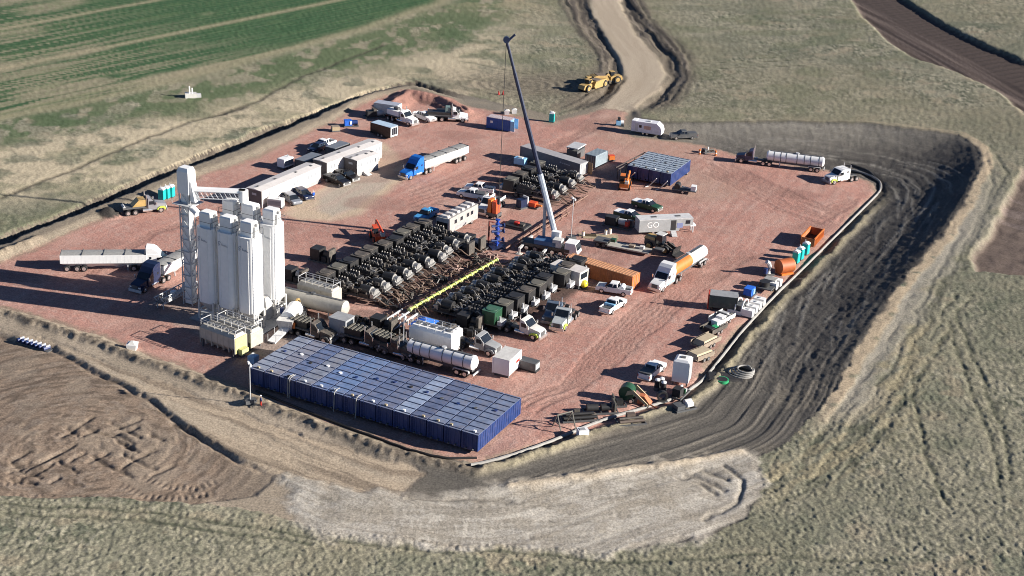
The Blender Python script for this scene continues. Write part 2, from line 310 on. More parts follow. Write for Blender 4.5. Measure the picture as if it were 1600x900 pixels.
    hk=np.exp(-(D['hd']/1.1)**2)*sst(-6,0,x); mix((.07,.062,.055),hk*.8)
    # roads
    mix((.43,.36,.275),D['drive']); mix((.37,.305,.23),D['drive']*sst(.45,.62,fbm(rd/1.2,ra/30,74,2))*.6)
    dk=D['darkroad']; a1,b1=on_nat(1360,10)[:2],on_nat(1600,140)[:2]; ev=(b1-a1)/np.linalg.norm(b1-a1); eu=(P-a1)@ev; ew=(P-a1)@np.array([-ev[1],ev[0]])
    lobes=.5+.5*np.sin(eu*2*math.pi/3.2+ew*.35+1.5*n2)
    mix((.088,.068,.060),dk); up=sst(-1,3,ew)
    mix((.060,.048,.044),dk*up*sst(.55,.85,lobes)*.8); z+=dk*fine*up*.12*lobes; mix((.16,.125,.11),dk*(1-up)*sst(.52,.7,fbm(ew/.7,eu/25,75,2))*.7); z+=dk*fine*(1-up)*.4*(fbm(ew/.9,eu/30,76,2)-.5)
    pl_=D['plot']; mix((.155,.12,.10),pl_); mix((.24,.19,.165),pl_*sst(.48,.66,fbm((x*.8+y*.6)/2,(y*.8-x*.6)/20,77,3))*.7); z+=pl_*fine*.3*(n2-.5)
    # red scoria gravel on the pad
    mix((.27,.20,.155),np.where(ip,1.,0.)*sst(2.2,0,dp))
    mix((.415,.226,.184),red); mix((.36,.198,.163),red*sst(.42,.62,n1)*.5); mix((.44,.275,.226),red*sst(.5,.68,fbm(x/6,y/6,17,3))*.6); mix((.28,.165,.14),red*sst(.55,.7,n3)*.45); mix((.42,.30,.26),red*sst(.6,.75,fbm(x/.45,y/.45,18,2))*.5)
    mix((.30,.24,.18),red*sst(.6,.75,n4)*.35)
    GREY=flat([(470,345),(520,345),(560,336),(625,285),(640,262),(600,222),(560,232),(520,285),(455,318),(440,335)])
    g=sst(-1.2,1.2,sdf(Q,GREY)); mix((.47,.375,.275),g*.95)
    g2=sst(-1,1,sdf(Q,flat([(495,330),(520,338),(555,325),(610,285),(600,262),(570,258),(540,272),(500,300)]))); mix((.33,.305,.27),g2*.6)
    g3=sst(-.8,.8,sdf(Q,flat([(200,490),(262,500),(330,535),(420,560),(470,540),(430,490),(330,470),(262,455)]))); mix((.22,.22,.20),g3*.6)
    pu=(P-at(1000,600)[:2]); e1=at(1250,330)[:2]-at(1000,600)[:2]; e1=e1/np.linalg.norm(e1); uu=pu@e1; vv=pu@np.array([-e1[1],e1[0]])
    sk=fbm(uu/14+.3*np.sin(vv/7),vv/.9+1.2*fbm(uu/12,vv/12,69,2),66,3); rgt=red*sst(-30,-10,-np.abs(vv)+10)
    mix((.27,.155,.13),red*sst(.54,.70,sk)*.28*sst(-20,10,x+.3*(y-240))); mix((.47,.325,.275),red*sst(.55,.7,fbm(uu/9,vv/.8,67,3))*.3); z-=.02*red*sst(.52,.66,sk)*fine
    mix((.24,.14,.118),red*sst(.60,.72,fbm(x/14,y/9,68,4))*.45)
    rt=[]
    for i in range(26):
        rn=random.Random(100+i); ox=rn.uniform(-25,25); oy=rn.uniform(-10,10)
        rt.append([(1120+ox,262+oy),(1180+ox,290+oy),(1235+ox,318+oy*1.4),(1290+ox*.6,338+oy*1.6),(1330+ox*.4,318+oy)][:rn.choice((3,4,5))])
    rt+=[[(820+i*9,628+rn_*3),(900+i*6,600),(960+i*8,540),(1040+i*9,470),(1150+i*6,400)] for i,rn_ in zip(range(-4,5),(0,3,1,4,2,0,5,1,2))]
    rt+=[[(60+i*14,440),(120+i*10,425),(230+i*5,365),(330,330+i*4)] for i in range(4)]+[[(930+i*6,185),(900+i*5,205),(860+i*4,225),(780,250+i*7),(640,300+i*6)] for i in range(6)]
    rt+=[[(0,428+i*3),(40,430+i*3),(100,432+i*2)] for i in range(4)]
    tk=np.zeros(len(P)); kz=np.where(ip)[0]
    for pl in rt:
        d,_,_=segd(Q[kz],flat(pl),False); tk[kz]=np.maximum(tk[kz],np.exp(-(d/.28)**2)*(.5+.5*n2[kz]))
    z-=.14*tk*red*fine; mix((.24,.14,.115),tk*red*.7)
    z+=red*fine*(.05*(n3-.5)+.05*(n2-.5)*sst(12,2,dp))
    # red spoil heap behind the trucks
    hp=np.array([at(612,168),at(640,150),at(690,160),at(728,180)])[:,:2]; d,_,a=segd(Q,hp,False)
    k=np.clip(1-d/4.2,0,1); z+=1.5*sst(0,1,k)*(.6+.8*fbm(d/.8,a/6,80,2))*fine; mix((.33,.18,.145),sst(0,.25,k)); mix((.20,.12,.10),sst(0,.25,k)*sst(.5,.65,fbm(d/.6,a/9,78,2))*.7)
    # dark wedge on the bank: the bed truck's shadow painted and heaped up
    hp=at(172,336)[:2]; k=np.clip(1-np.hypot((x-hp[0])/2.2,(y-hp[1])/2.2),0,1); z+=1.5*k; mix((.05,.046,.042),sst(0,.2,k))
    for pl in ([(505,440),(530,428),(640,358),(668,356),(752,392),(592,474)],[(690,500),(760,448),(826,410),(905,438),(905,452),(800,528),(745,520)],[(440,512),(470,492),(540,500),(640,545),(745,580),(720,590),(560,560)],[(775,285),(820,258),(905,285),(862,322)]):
        k=sst(-1.5,1.2,sdf(Q,flat(pl))); mix((.075,.056,.05),k*(.62+.3*sst(.4,.6,n2)))  # ground round the pumps: shade between machines painted in with dark liner colour
    # small stains: oil and water round the equipment, with shade under the pumps painted in
    for px,py,r,s in ((700,470,16,.5),(620,400,14,.45),(560,520,12,.5),(800,430,12,.4),(860,300,10,.35),(960,380,7,.3)):
        c=at(px,py)[:2]; k=np.exp(-(np.hypot(x-c[0],y-c[1])/r)**2)*sst(.3,.6,fbm(x/2,y/2,79,3)); mix((.085,.06,.055),k*s*red)
    C[:]=np.clip(C,0.01,.9)
    kind=np.zeros(len(P),int)                            # 0 grassland 1 gravel pad 2 dirt road 3 crop field 4 bare earth
    kind[ir]=4; kind[ip]=1; kind[D['drive']>.5]=2; kind[(D['field']>.5)]=3; kind[(D['darkroad']>.5)|(D['plot']>.5)]=4
    V=np.c_[x,y,z]
    I=np.arange(nr*nc).reshape(nr,nc)
    Fq=np.stack([I[:-1,:-1],I[:-1,1:],I[1:,1:],I[1:,:-1]],-1).reshape(-1,4)[:,::-1]
    kf=kind[Fq[:,0]]
    # one set of smooth normals so that the seams between the surfaces do not show
    def nrm(a): return a/np.linalg.norm(a,axis=1,keepdims=True)
    fn=nrm(np.cross(V[Fq[:,2]]-V[Fq[:,0]],V[Fq[:,3]]-V[Fq[:,1]]))
    vnm=np.zeros_like(V)
    for k in range(4): 
        for c in range(3): vnm[:,c]+=np.bincount(Fq[:,k],fn[:,c],len(V))
    vnm=nrm(vnm)
    mat=ground_material()
    for k,name in enumerate(('grassland','gravel_pad','access_road','crop_field','bare_earth')):
        f=Fq[kf==k]
        if not len(f): continue
        u,inv=np.unique(f,return_inverse=True); inv=inv.reshape(-1,4)
        me=bpy.data.meshes.new(name); me.vertices.add(len(u)); me.loops.add(inv.size); me.polygons.add(len(inv))
        me.vertices.foreach_set('co',V[u].astype(np.float32).ravel()); me.loops.foreach_set('vertex_index',inv.astype(np.int32).ravel())
        me.polygons.foreach_set('loop_start',np.arange(0,inv.size,4,dtype=np.int32)); me.polygons.foreach_set('use_smooth',np.ones(len(inv),bool))
        me.update(calc_edges=True)
        me.normals_split_custom_set_from_vertices(vnm[u].astype(np.float32))
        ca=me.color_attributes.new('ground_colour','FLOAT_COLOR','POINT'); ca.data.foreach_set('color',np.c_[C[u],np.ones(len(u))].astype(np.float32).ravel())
        me.materials.append(mat); o=bpy.data.objects.new(name,me); col.objects.link(o); o['kind']='structure'
        o['label']={'grassland':'grey green prairie grass and sage around the work site','gravel_pad':'flat pad of pinkish red gravel under the equipment','access_road':'pale tan dirt road curving up to the pad','crop_field':'green crop field with pale drilled rows at upper left','bare_earth':'bare cut and filled earth slopes around the pad'}[name]
def ground_material():
    m=bpy.data.materials.new('ground'); m.use_nodes=True; t=m.node_tree; n=t.nodes; l=t.links; b=n['Principled BSDF']; b.inputs['Roughness'].default_value=.95; b.inputs['Specular IOR Level'].default_value=.1
    a=n.new('ShaderNodeAttribute'); a.attribute_name='ground_colour'
    g=n.new('ShaderNodeNewGeometry')
    no=n.new('ShaderNodeTexNoise'); no.inputs['Scale'].default_value=3.4; no.inputs['Detail'].default_value=5; no.inputs['Roughness'].default_value=.7; l.new(g.outputs['Position'],no.inputs['Vector'])
    mr=n.new('ShaderNodeMapRange'); mr.inputs[1].default_value=.3; mr.inputs[2].default_value=.7; mr.inputs[3].default_value=.58; mr.inputs[4].default_value=1.42; l.new(no.outputs['Fac'],mr.inputs[0])
    mx=n.new('ShaderNodeMix'); mx.data_type='RGBA'; mx.blend_type='MULTIPLY'; mx.inputs[0].default_value=1; l.new(a.outputs['Color'],mx.inputs[6]); l.new(mr.outputs[0],mx.inputs[7]); l.new(mx.outputs[2],b.inputs['Base Color'])
    bp=n.new('ShaderNodeBump'); bp.inputs['Strength'].default_value=.55; bp.inputs['Distance'].default_value=.12; l.new(no.outputs['Fac'],bp.inputs['Height']); l.new(bp.outputs[0],b.inputs['Normal'])
    return m
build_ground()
# ---------------------------------------------------------------- builder kit
MATS={}
def mat(name,c,rough=.6,metal=0.,var=.18,scale=1.5,dust=.25,emit=None):
    if name in MATS: return MATS[name]
    m=bpy.data.materials.new(name); m.use_nodes=True; t=m.node_tree; n=t.nodes; l=t.links; b=n['Principled BSDF']
    b.inputs['Roughness'].default_value=rough; b.inputs['Metallic'].default_value=metal
    g=n.new('ShaderNodeTexCoord'); oi=n.new('ShaderNodeObjectInfo'); ad=n.new('ShaderNodeVectorMath'); ad.operation='ADD'; l.new(g.outputs['Object'],ad.inputs[0]); l.new(oi.outputs['Random'],ad.inputs[1])
    no=n.new('ShaderNodeTexNoise'); no.inputs['Scale'].default_value=scale; no.inputs['Detail'].default_value=6; no.inputs['Roughness'].default_value=.65; l.new(ad.outputs[0],no.inputs['Vector'])
    cr=n.new('ShaderNodeValToRGB'); e=cr.color_ramp.elements; e[0].position=.3; e[1].position=.72
    lo=[max(.004,k*(1-var)) for k in c]; hi=[min(.9,k*(1+var*.7)) for k in c]; e[0].color=(*lo,1); e[1].color=(*hi,1); l.new(no.outputs['Fac'],cr.inputs[0])
    n2=n.new('ShaderNodeTexNoise'); n2.inputs['Scale'].default_value=.7; n2.inputs['Detail'].default_value=8; n2.inputs['Roughness'].default_value=.75; l.new(ad.outputs[0],n2.inputs['Vector'])
    mr=n.new('ShaderNodeMapRange'); mr.inputs[1].default_value=.48; mr.inputs[2].default_value=.75; mr.inputs[3].default_value=0; mr.inputs[4].default_value=dust; l.new(n2.outputs['Fac'],mr.inputs[0])
    mx=n.new('ShaderNodeMix'); mx.data_type='RGBA'; l.new(mr.outputs[0],mx.inputs[0]); l.new(cr.outputs[0],mx.inputs[6]); mx.inputs[7].default_value=(.30,.235,.19,1); l.new(mx.outputs[2],b.inputs['Base Color'])
    MATS[name]=m; return m
WHITE=mat('white paint',(.80,.80,.79),.4,dust=.05,var=.05); OFFW=mat('off white paint',(.60,.59,.56),.5); CREAM=mat('cream cladding',(.62,.58,.55),.6,dust=.12,var=.06)
GREY=mat('grey paint',(.30,.31,.32),.55); LGREY=mat('light grey metal',(.48,.49,.50),.5); DGREY=mat('dark grey metal',(.085,.09,.095),.55); BLACK=mat('black rubber',(.018,.018,.02),.7,dust=.12)
GUN=mat('gunmetal',(.028,.028,.029),.5,.2,dust=.10); SILVER=mat('bare steel',(.42,.415,.40),.4,.5,dust=.2); CHROME=mat('aluminium',(.72,.72,.72),.25,.8,dust=.05)
GLASS=mat('dark glass',(.015,.02,.028),.08,dust=.05); BLUE=mat('blue tank paint',(.008,.032,.135),.5,dust=.2); NAVY=mat('navy paint',(.012,.022,.06),.35,dust=.06); TRUCKBLUE=mat('bright blue paint',(.015,.14,.52),.3,dust=.05)
LTBLUE=mat('light blue paint',(.25,.50,.75),.45); TEAL=mat('teal plastic',(.012,.44,.42),.45,dust=.05); ORANGE=mat('orange paint',(.62,.17,.03),.5,dust=.12); RUST=mat('rusty orange steel',(.42,.13,.045),.7,dust=.3,var=.3)
REDOR=mat('red orange paint',(.66,.085,.025),.45,dust=.08); RED=mat('red paint',(.45,.03,.02),.5); YELLOW=mat('machine yellow',(.42,.28,.10),.5,dust=.25); LIME=mat('lime green paint',(.46,.58,.09),.5,dust=.06)
GREEN=mat('dark green paint',(.015,.065,.032),.4,dust=.12); BRGREEN=mat('bright green paint',(.03,.32,.13),.5,dust=.1); TAN=mat('tan boards',(.38,.31,.20),.8,var=.3); BEIGE=mat('beige grey paint',(.40,.38,.33),.55,dust=.3); HOSEC=mat('grey hose',(.28,.275,.26),.7,dust=.3)
TARP=mat('grey roll tarp',(.30,.30,.29),.7,var=.3,scale=2.5); SAND=mat('sand heap',(.46,.38,.26),.9,var=.2); SKIN=mat('skin',(.45,.27,.19),.6); AMBER=mat('headlight lens',(.75,.75,.72),.15); TAIL=mat('tail light red',(.35,.01,.01),.3)
PURPLE=mat('dark purple paint',(.055,.045,.09),.4); TARPBLUE=mat('blue canvas',(.015,.13,.62),.6); WOOD=mat('weathered wood',(.26,.21,.16),.85,var=.3); MARK=mat('faded grey lettering',(.30,.33,.38),.6); OLIVE=mat('olive grey metal',(.12,.115,.095),.6,dust=.3); DIRTY=mat('dusty dark metal',(.075,.067,.058),.65,dust=.45,var=.4)
class B:
    def __init__(s): s.v=[]; s.f=[]; s.k=[]
    def _add(s,v,f):
        o=len(s.v); s.k.append((o,len(s.f),len(v),len(f))); s.v+=v; s.f+=[[i+o for i in q] for q in f]; return s
    def fr(s,a,z0,b,z1):
        """frustum between rect a=(x0,x1,y0,y1) at z0 and rect b at z1"""
        v=[(x,y,z0) for x,y in ((a[0],a[2]),(a[1],a[2]),(a[1],a[3]),(a[0],a[3]))]+[(x,y,z1) for x,y in ((b[0],b[2]),(b[1],b[2]),(b[1],b[3]),(b[0],b[3]))]
        return s._add(v,[[3,2,1,0],[4,5,6,7],[0,1,5,4],[1,2,6,5],[2,3,7,6],[3,0,4,7]])
    def box(s,x0,x1,y0,y1,z0,z1): return s.fr((x0,x1,y0,y1),z0,(x0,x1,y0,y1),z1)
    def cb(s,cx,cy,cz,dx,dy,dz): return s.box(cx-dx/2,cx+dx/2,cy-dy/2,cy+dy/2,cz-dz/2,cz+dz/2)
    def cyl(s,p,q,r,n=12,r2=None):
        p=Vector(p);q=Vector(q);r2=r if r2 is None else r2; d=(q-p).normalized(); a=d.orthogonal().normalized(); b=d.cross(a)
        v=[]; 
        for c,rr in ((p,r),(q,r2)):
            for i in range(n):
                t=2*math.pi*i/n; v.append(tuple(c+a*rr*math.cos(t)+b*rr*math.sin(t)))
        return s._add(v,[list(range(n))[::-1],list(range(n,2*n))]+[[i,(i+1)%n,n+(i+1)%n,n+i] for i in range(n)])
    def tube(s,pts,r,n=6):
        for a,b in zip(pts[:-1],pts[1:]): s.cyl(a,b,r,n)
        return s
    def hose(s,pts,r,n=6):
        """continuous swept tube"""
        P=[Vector(p) for p in pts]; v=[]; m=len(P)
        for i,p in enumerate(P):
            d=(P[min(i+1,m-1)]-P[max(i-1,0)]).normalized(); a=d.cross(Vector((0,0,1)))
            a=a.normalized() if a.length>1e-4 else Vector((1,0,0)); b=a.cross(d)
            for k in range(n):
                t=2*math.pi*k/n; v.append(tuple(p+a*r*math.cos(t)+b*r*math.sin(t)))
        f=[[i*n+k,i*n+(k+1)%n,(i+1)*n+(k+1)%n,(i+1)*n+k] for i in range(m-1) for k in range(n)]
        return s._add(v,f+[list(range(n))[::-1],list(range((m-1)*n,m*n))])
    def prism(s,pts,y0,y1,inset=0):
        """side profile (x,z) extruded across y"""
        n=len(pts); v=[(x,y0,z) for x,z in pts]+[(x,y1,z) for x,z in pts]
        return s._add(v,[list(range(n)),list(range(n,2*n))[::-1]]+[[i,n+i,n+(i+1)%n,(i+1)%n] for i in range(n)])
    def loft(s,rings,cap=True):
        n=len(rings[0]); v=[p for r in rings for p in r]; f=[]
        for k in range(len(rings)-1):
            f+=[[k*n+i,k*n+(i+1)%n,(k+1)*n+(i+1)%n,(k+1)*n+i] for i in range(n)]
        if cap: f+=[list(range(n))[::-1],list(range((len(rings)-1)*n,len(rings)*n))]
        return s._add(v,f)
    def ball(s,c,r,n=10,sx=1,sy=1,sz=1):
        rg=[]
        for k in range(1,n//2+1):
            t=math.pi*k/(n//2+1); rg.append([(c[0]+r*sx*math.sin(t)*math.cos(2*math.pi*i/n),c[1]+r*sy*math.sin(t)*math.sin(2*math.pi*i/n),c[2]-r*sz*math.cos(t)) for i in range(n)])
        return s.loft(rg)
    def ring(s,c,r0,r1,y0,y1,n=20,a0=0,a1=2*math.pi):
        """flat ring or arc standing in the xz plane"""
        N=n if a1-a0<6.28 else n
        pts=[]
        for i in range(N+1):
            t=a0+(a1-a0)*i/N; pts.append((math.cos(t),math.sin(t)))
        for (c0,s0),(c1,s1) in zip(pts[:-1],pts[1:]):
            q=[(c[0]+r0*c0,c[1]+r0*s0),(c[0]+r1*c0,c[1]+r1*s0),(c[0]+r1*c1,c[1]+r1*s1),(c[0]+r0*c1,c[1]+r0*s1)]
            s.prism(q,y0,y1)
        return s
    def groups(s):
        """solids that stand well apart become separate parts"""
        n=len(s.k)
        if n<2 or n>400: return None
        V=np.array(s.v,float); lo=np.array([V[a:a+c].min(0) for a,_,c,_ in s.k]); hi=np.array([V[a:a+c].max(0) for a,_,c,_ in s.k]); sz=(hi-lo).max(1)
        gap=np.sqrt((np.maximum(0,np.maximum(lo[:,None]-hi[None],lo[None]-hi[:,None]))**2).sum(2)); near=gap<=np.maximum(.02,.47*np.maximum(sz[:,None],sz[None]))
        lab=-np.ones(n,int); g=0
        for i in range(n):
            if lab[i]>=0: continue
            st=[i]; lab[i]=g
            while st:
                j=st.pop()
                for q in np.where(near[j]&(lab<0))[0]: lab[q]=g; st.append(q)
            g+=1
        return lab if g>1 else None
    def out(s,name,m,parent=None,smooth=False,label=None):
        lab=s.groups() if parent is not None else None
        if lab is not None:
            first=None
            for g in range(lab.max()+1):
                b=B()
                for i in np.where(lab==g)[0]:
                    a,fa,c,fc=s.k[i]; b._add(s.v[a:a+c],[[q-a for q in f] for f in s.f[fa:fa+fc]])
                o=b.out(name,m,parent,smooth,label); first=first or o
            return first
        me=bpy.data.meshes.new(name); me.from_pydata(s.v,[],s.f); me.materials.append(m)
        import bmesh
        bm=bmesh.new(); bm.from_mesh(me); bmesh.ops.recalc_face_normals(bm,faces=bm.faces); bm.to_mesh(me); bm.free()
        if smooth:
            me.polygons.foreach_set('use_smooth',[True]*len(me.polygons)); me.set_sharp_from_angle(angle=R(38))
        o=bpy.data.objects.new(name,me); col.objects.link(o)
        if parent: o.parent=parent
        if label: o['label']=label
        return o
def thing(name,label,cat,p=(0,0,0),rz=0.,group=None):
    o=bpy.data.objects.new(name,None); col.objects.link(o); o.empty_display_size=.5; o.location=p; o.rotation_euler=(0,0,rz); o['label']=label; o['category']=cat
    if group: o['group']=group
    return o
def solo(o,label,cat,p=None,rz=None,group=None):
    o['label']=label; o['category']=cat
    if group: o['group']=group
    if p is not None: o.location=p
    if rz is not None: o.rotation_euler=(0,0,rz)
    return o
def copy_tree(o,parent=None,label=None,p=None,rz=None,top=True):
    c=o.copy(); col.objects.link(c); c.parent=parent
    if top:
        if label: c['label']=label
        if p is not None: c.location=p
        if rz is not None: c.rotation_euler=(0,0,rz)
    for ch in KIDS.get(o.name) or list(o.children): copy_tree(ch,c,top=False)
    return c
KIDS={}
def pose(front,rear,z=0.,base=None):
    """centre and yaw from the pixels of the front and rear ends of a centreline lying at height z"""
    a=at(*front,z); b=at(*rear,z); c=(a+b)/2; d=a-b
    return (c[0],c[1],base if base is not None else 0.),math.atan2(d[1],d[0]),float(np.hypot(d[0],d[1]))
def spot(px,py,z=0.):
    p=at(px,py,z); return (p[0],p[1],0.)
def yawpx(a,b,z=0.):
    d=at(*a,z)-at(*b,z); return math.atan2(d[1],d[0])
ORD=['first','second','third','fourth','fifth','sixth','seventh','eighth','ninth','tenth','eleventh','twelfth','thirteenth','fourteenth','fifteenth','sixteenth']
def text(parent,name,s,size,loc,rot,m):
    cu=bpy.data.curves.new(name,'FONT'); cu.body=s; cu.size=size; cu.align_x='CENTER'; cu.align_y='CENTER'; cu.extrude=.01
    o=bpy.data.objects.new(name,cu); col.objects.link(o)
    dg=bpy.context.evaluated_depsgraph_get(); me=bpy.data.meshes.new_from_object(o.evaluated_get(dg)); bpy.data.objects.remove(o)
    me.materials.clear(); me.materials.append(m); q=bpy.data.objects.new(name,me); col.objects.link(q); q.parent=parent; q.location=loc; q.rotation_euler=rot; return q
WHEELS={}
def wheel(parent,x,y,r=.5,w=.3,dual=False,rim=CHROME):
    s=1 if y>0 else -1; W=w*(2.1 if dual else 1)
    k=(r,W,s,rim.name)
    if k not in WHEELS:
        t=B(); t.cyl((0,-W/2,0),(0,W/2,0),r,16); q=t.out('wheel',BLACK,None,True)
        h=B(); h.cyl((0,s*W/2-.06,0),(0,s*(W/2+.015),0),r*.62,12); h.cyl((0,s*W/2,0),(0,s*(W/2+.07),0),r*.22,8); hm=h.out('rim',rim,q,True)
        q.parent=parent; q.location=(x,y,r); WHEELS[k]=(q.data,hm.data); return q
    d=WHEELS[k]; q=bpy.data.objects.new('wheel',d[0]); col.objects.link(q); q.parent=parent; q.location=(x,y,r)
    h=bpy.data.objects.new('rim',d[1]); col.objects.link(h); h.parent=q; return q
# ---------------------------------------------------------------- vehicles (front = +x)
def pickup(p,rz,label,paint=WHITE,load=None,cover=None,group='pickups parked on the pad',top=None):
    t=thing('pickup_truck',label,'pickup',p,rz,group); W=.98
    b=B(); b.prism([(2.95,.5),(2.98,.95),(2.85,1.14),(1.45,1.26),(1.35,1.3),(-.75,1.3),(-.75,.75),(-.75,.45),(2.2,.42)],-W,W); b.out('body',paint,t)
    c=B(); c.fr((-.8,1.45,-W+.03,W-.03),1.3,(-.5,.62,-.74,.74),1.88); c.out('cab_window',GLASS,t)
    r=B(); r.fr((-.62,.72,-.78,.78),1.84,(-.5,.6,-.7,.7),1.95); 
    for y in (-.84,.84):
        r.prism([(.05,1.3),(.17,1.3),(.14,1.86),(.04,1.86)],y-.06,y+.06); r.prism([(-.8,1.3),(-.55,1.3),(-.48,1.88),(-.58,1.88)],y-.07,y+.07)
    r.out('cab_roof',top or paint,t)
    d=B(); d.box(-2.9,-.75,-W,W,.5,.8); d.box(-2.9,-.75,-W,-W+.1,.8,1.28); d.box(-2.9,-.75,W-.1,W,.8,1.28); d.out('bed',paint,t)
    B().box(-2.95,-2.88,-W+.05,W-.05,.6,1.28).out('tailgate',paint,t); B().box(-2.85,-.8,-W+.12,W-.12,.805,.83).out('bed_liner',DGREY,t)
    B().box(2.94,3.05,-.95,.95,.42,.66).box(-3.06,-2.95,-.95,.95,.42,.6).out('bumper',CHROME if paint is not BLACK else DGREY,t); B().box(2.93,2.995,-.5,.5,.68,.95).out('grille',DGREY,t)
    for y in (-.74,.74): B().cb(2.95,y,.86,.1,.36,.2).out('headlight',AMBER,t); B().cb(-2.93,y*1.2,1.0,.08,.14,.36).out('tail_light',TAIL,t); B().cb(1.05,y*1.5,1.32,.14,.24,.2).out('mirror',DGREY,t)
    for x in (1.95,-1.75):
        for y in (-.86,.86): wheel(t,x,y,.41,.28)
    if load=='tank': o=B(); o.cyl((-1.3,-.75,1.2),(-1.3,.75,1.2),.5,14); o.out('bed_tank',WHITE,t,True)
    if load=='box': B().box(-1.25,-.82,-.9,.9,.84,1.45).out('tool_box',LTBLUE,t); B().box(-2.6,-1.4,-.6,.6,.84,1.15).out('bed_load',DGREY,t)
    if load=='rack': B().box(-2.8,-.8,-.9,.9,1.0,1.5).out('bed_load',DGREY,t)
    if cover: B().fr((-2.92,-.72,-.97,.97),1.28,(-2.9,-.72,-.93,.93),1.38).out('bed_cover',cover,t)
    return t
def suv(p,rz,label,paint,group='cars parked at the office trailers'):
    t=thing('parked_car',label,'car',p,rz,group); W=.94
    B().prism([(2.35,.4),(2.42,.75),(2.25,.95),(1.2,1.06),(-2.2,1.1),(-2.4,.95),(-2.4,.4)],-W,W).out('body',paint,t)
    B().fr((-2.2,1.3,-.9,.9),1.06,(-1.8,.4,-.70,.70),1.62).out('window_band',GLASS,t)
    r=B(); r.fr((-1.85,.45,-.73,.73),1.58,(-1.7,.3,-.66,.66),1.7)
    for y in (-.8,.8): r.prism([(-.3,1.08),(-.2,1.08),(-.2,1.6),(-.3,1.6)],y-.06,y+.06)
    r.out('roof',paint,t)
    for y in (-.66,.66): B().cb(2.32,y,.8,.16,.4,.16).out('headlight',AMBER,t); B().cb(-2.38,y,.9,.1,.3,.2).out('tail_light',TAIL,t); B().cb(.85,y*1.5,1.1,.16,.2,.16).out('mirror',paint,t)
    B().cb(2.4,0,.45,.12,1.7,.16).out('bumper',DGREY,t)
    for x in (1.45,-1.4):
        for y in (-.84,.84): wheel(t,x,y,.36,.24)
    return t
def tractor(p,rz,label,paint=WHITE,fender=None,sleeper=True,rear=True,group='road tractors',fairing=True,stripe=None):
    """road tractor, origin under the front bumper"""
    t=thing('semi_tractor',label,'truck',p,rz,group); W=1.22
    B().box(-7.6,-.4,-.42,.42,.75,1.02).out('chassis',DGREY,t)
    h=B(); h.loft([[(-.05,-.95,.75),(-.05,.95,.75),(-.05,.85,1.45),(-.05,-.85,1.45)],[(-.35,-1.0,.7),(-.35,1.0,.7),(-.35,.9,1.6),(-.35,-.9,1.6)],[(-1.95,-1.05,.7),(-1.95,1.05,.7),(-1.95,1.0,1.85),(-1.95,-1.0,1.85)]]); h.out('hood',paint,t,True)
    f=B()
    for y in (-1,1): f.prism([(-.3,.55),(-.25,.95),(-.6,1.2),(-1.3,1.2),(-1.75,.9),(-1.8,.6),(-1.62,.6),(-1.5,.9),(-.6,.9),(-.48,.55)],y*W-.3*(y>0),y*W+.3*(y<0))
    f.out('fender',fender or paint,t); B().box(-.12,.1,-1.2,1.2,.3,.78).out('bumper',CHROME if paint is not NAVY else LGREY,t); B().box(-.06,.0,-.55,.55,.8,1.42).out('grille',DGREY,t)
    L=-5.0 if sleeper else -3.4
    c=B(); c.prism([(-1.9,.75),(-1.95,1.85),(-2.75,2.75),(-3.4,2.9),(L,2.9),(L,.75)],-W,W); c.out('cab',paint,t)
    B().loft([[(-1.93,-1.08,1.92),(-1.93,1.08,1.92),(-1.88,1.08,1.9),(-1.88,-1.08,1.9)],[(-2.68,-1.0,2.7),(-2.68,1.0,2.7),(-2.62,1.0,2.72),(-2.62,-1.0,2.72)]]).out('windshield',GLASS,t)
    for y in (-1,1): B().box(-3.25,-2.35,min(y*W,y*(W+.02)),max(y*W,y*(W+.02)),1.75,2.4).out('side_window',GLASS,t); B().box(-2.0,-1.85,y*1.45-.1,y*1.45+.1,1.75,2.3).out('mirror',CHROME,t); B().box(-.2,-.03,y*.85-.18,y*.85+.18,.95,1.2).out('headlight',AMBER,t)
    if fairing and sleeper: B().prism([(-2.75,2.74),(-3.3,3.45),(-3.9,3.85),(L,3.95),(L,2.88),(-3.4,2.88)],-W+.05,W-.05).out('roof_fairing',paint,t)
    if sleeper:
        for y in (-1,1): B().box(-4.5,-4.15,min(y*W,y*(W+.02)),max(y*W,y*(W+.02)),2.1,2.5).out('sleeper_window',GLASS,t)
    if stripe: B().box(L+.1,-2.0,-W-.015,W+.015,.8,1.15).out('side_stripe',stripe,t)
    for y in (-1,1): o=B(); o.cyl((-4.4,y*.98,.72),(-2.7,y*.98,.72),.33,12); o.out('fuel_tank',CHROME,t,True)
    for y in (-1,1): o=B(); o.cyl((L-.18,y*1.0,1.0),(L-.18,y*1.0,3.6),.09,8); o.out('exhaust_stack',CHROME,t,True)
    B().fr((-7.0,-5.6,-.5,.5),1.02,(-6.8,-5.8,-.45,.45),1.22).out('fifth_wheel',GUN,t)
    for y in (-1.02,1.02): wheel(t,-1.15,y,.5,.3)
    for x in (-5.75,-7.05):
        for y in (-.92,.92): wheel(t,x,y,.5,.3,True)
    return t
def under(t,L,axles,W=1.22,z=1.1,rails=True):
    if rails: B().box(-L/2+.2,L/2-.3,-.5,.5,z-.28,z).out('chassis',DGREY,t)
    for x in axles:
        for y in (-.92,.92): wheel(t,x,y,.5,.3,True)
    g=B()
    for y in (-.9,.9): g.box(L/2-3.2,L/2-3.05,y-.06,y+.06,.05,z)
    g.out('landing_leg',LGREY,t)
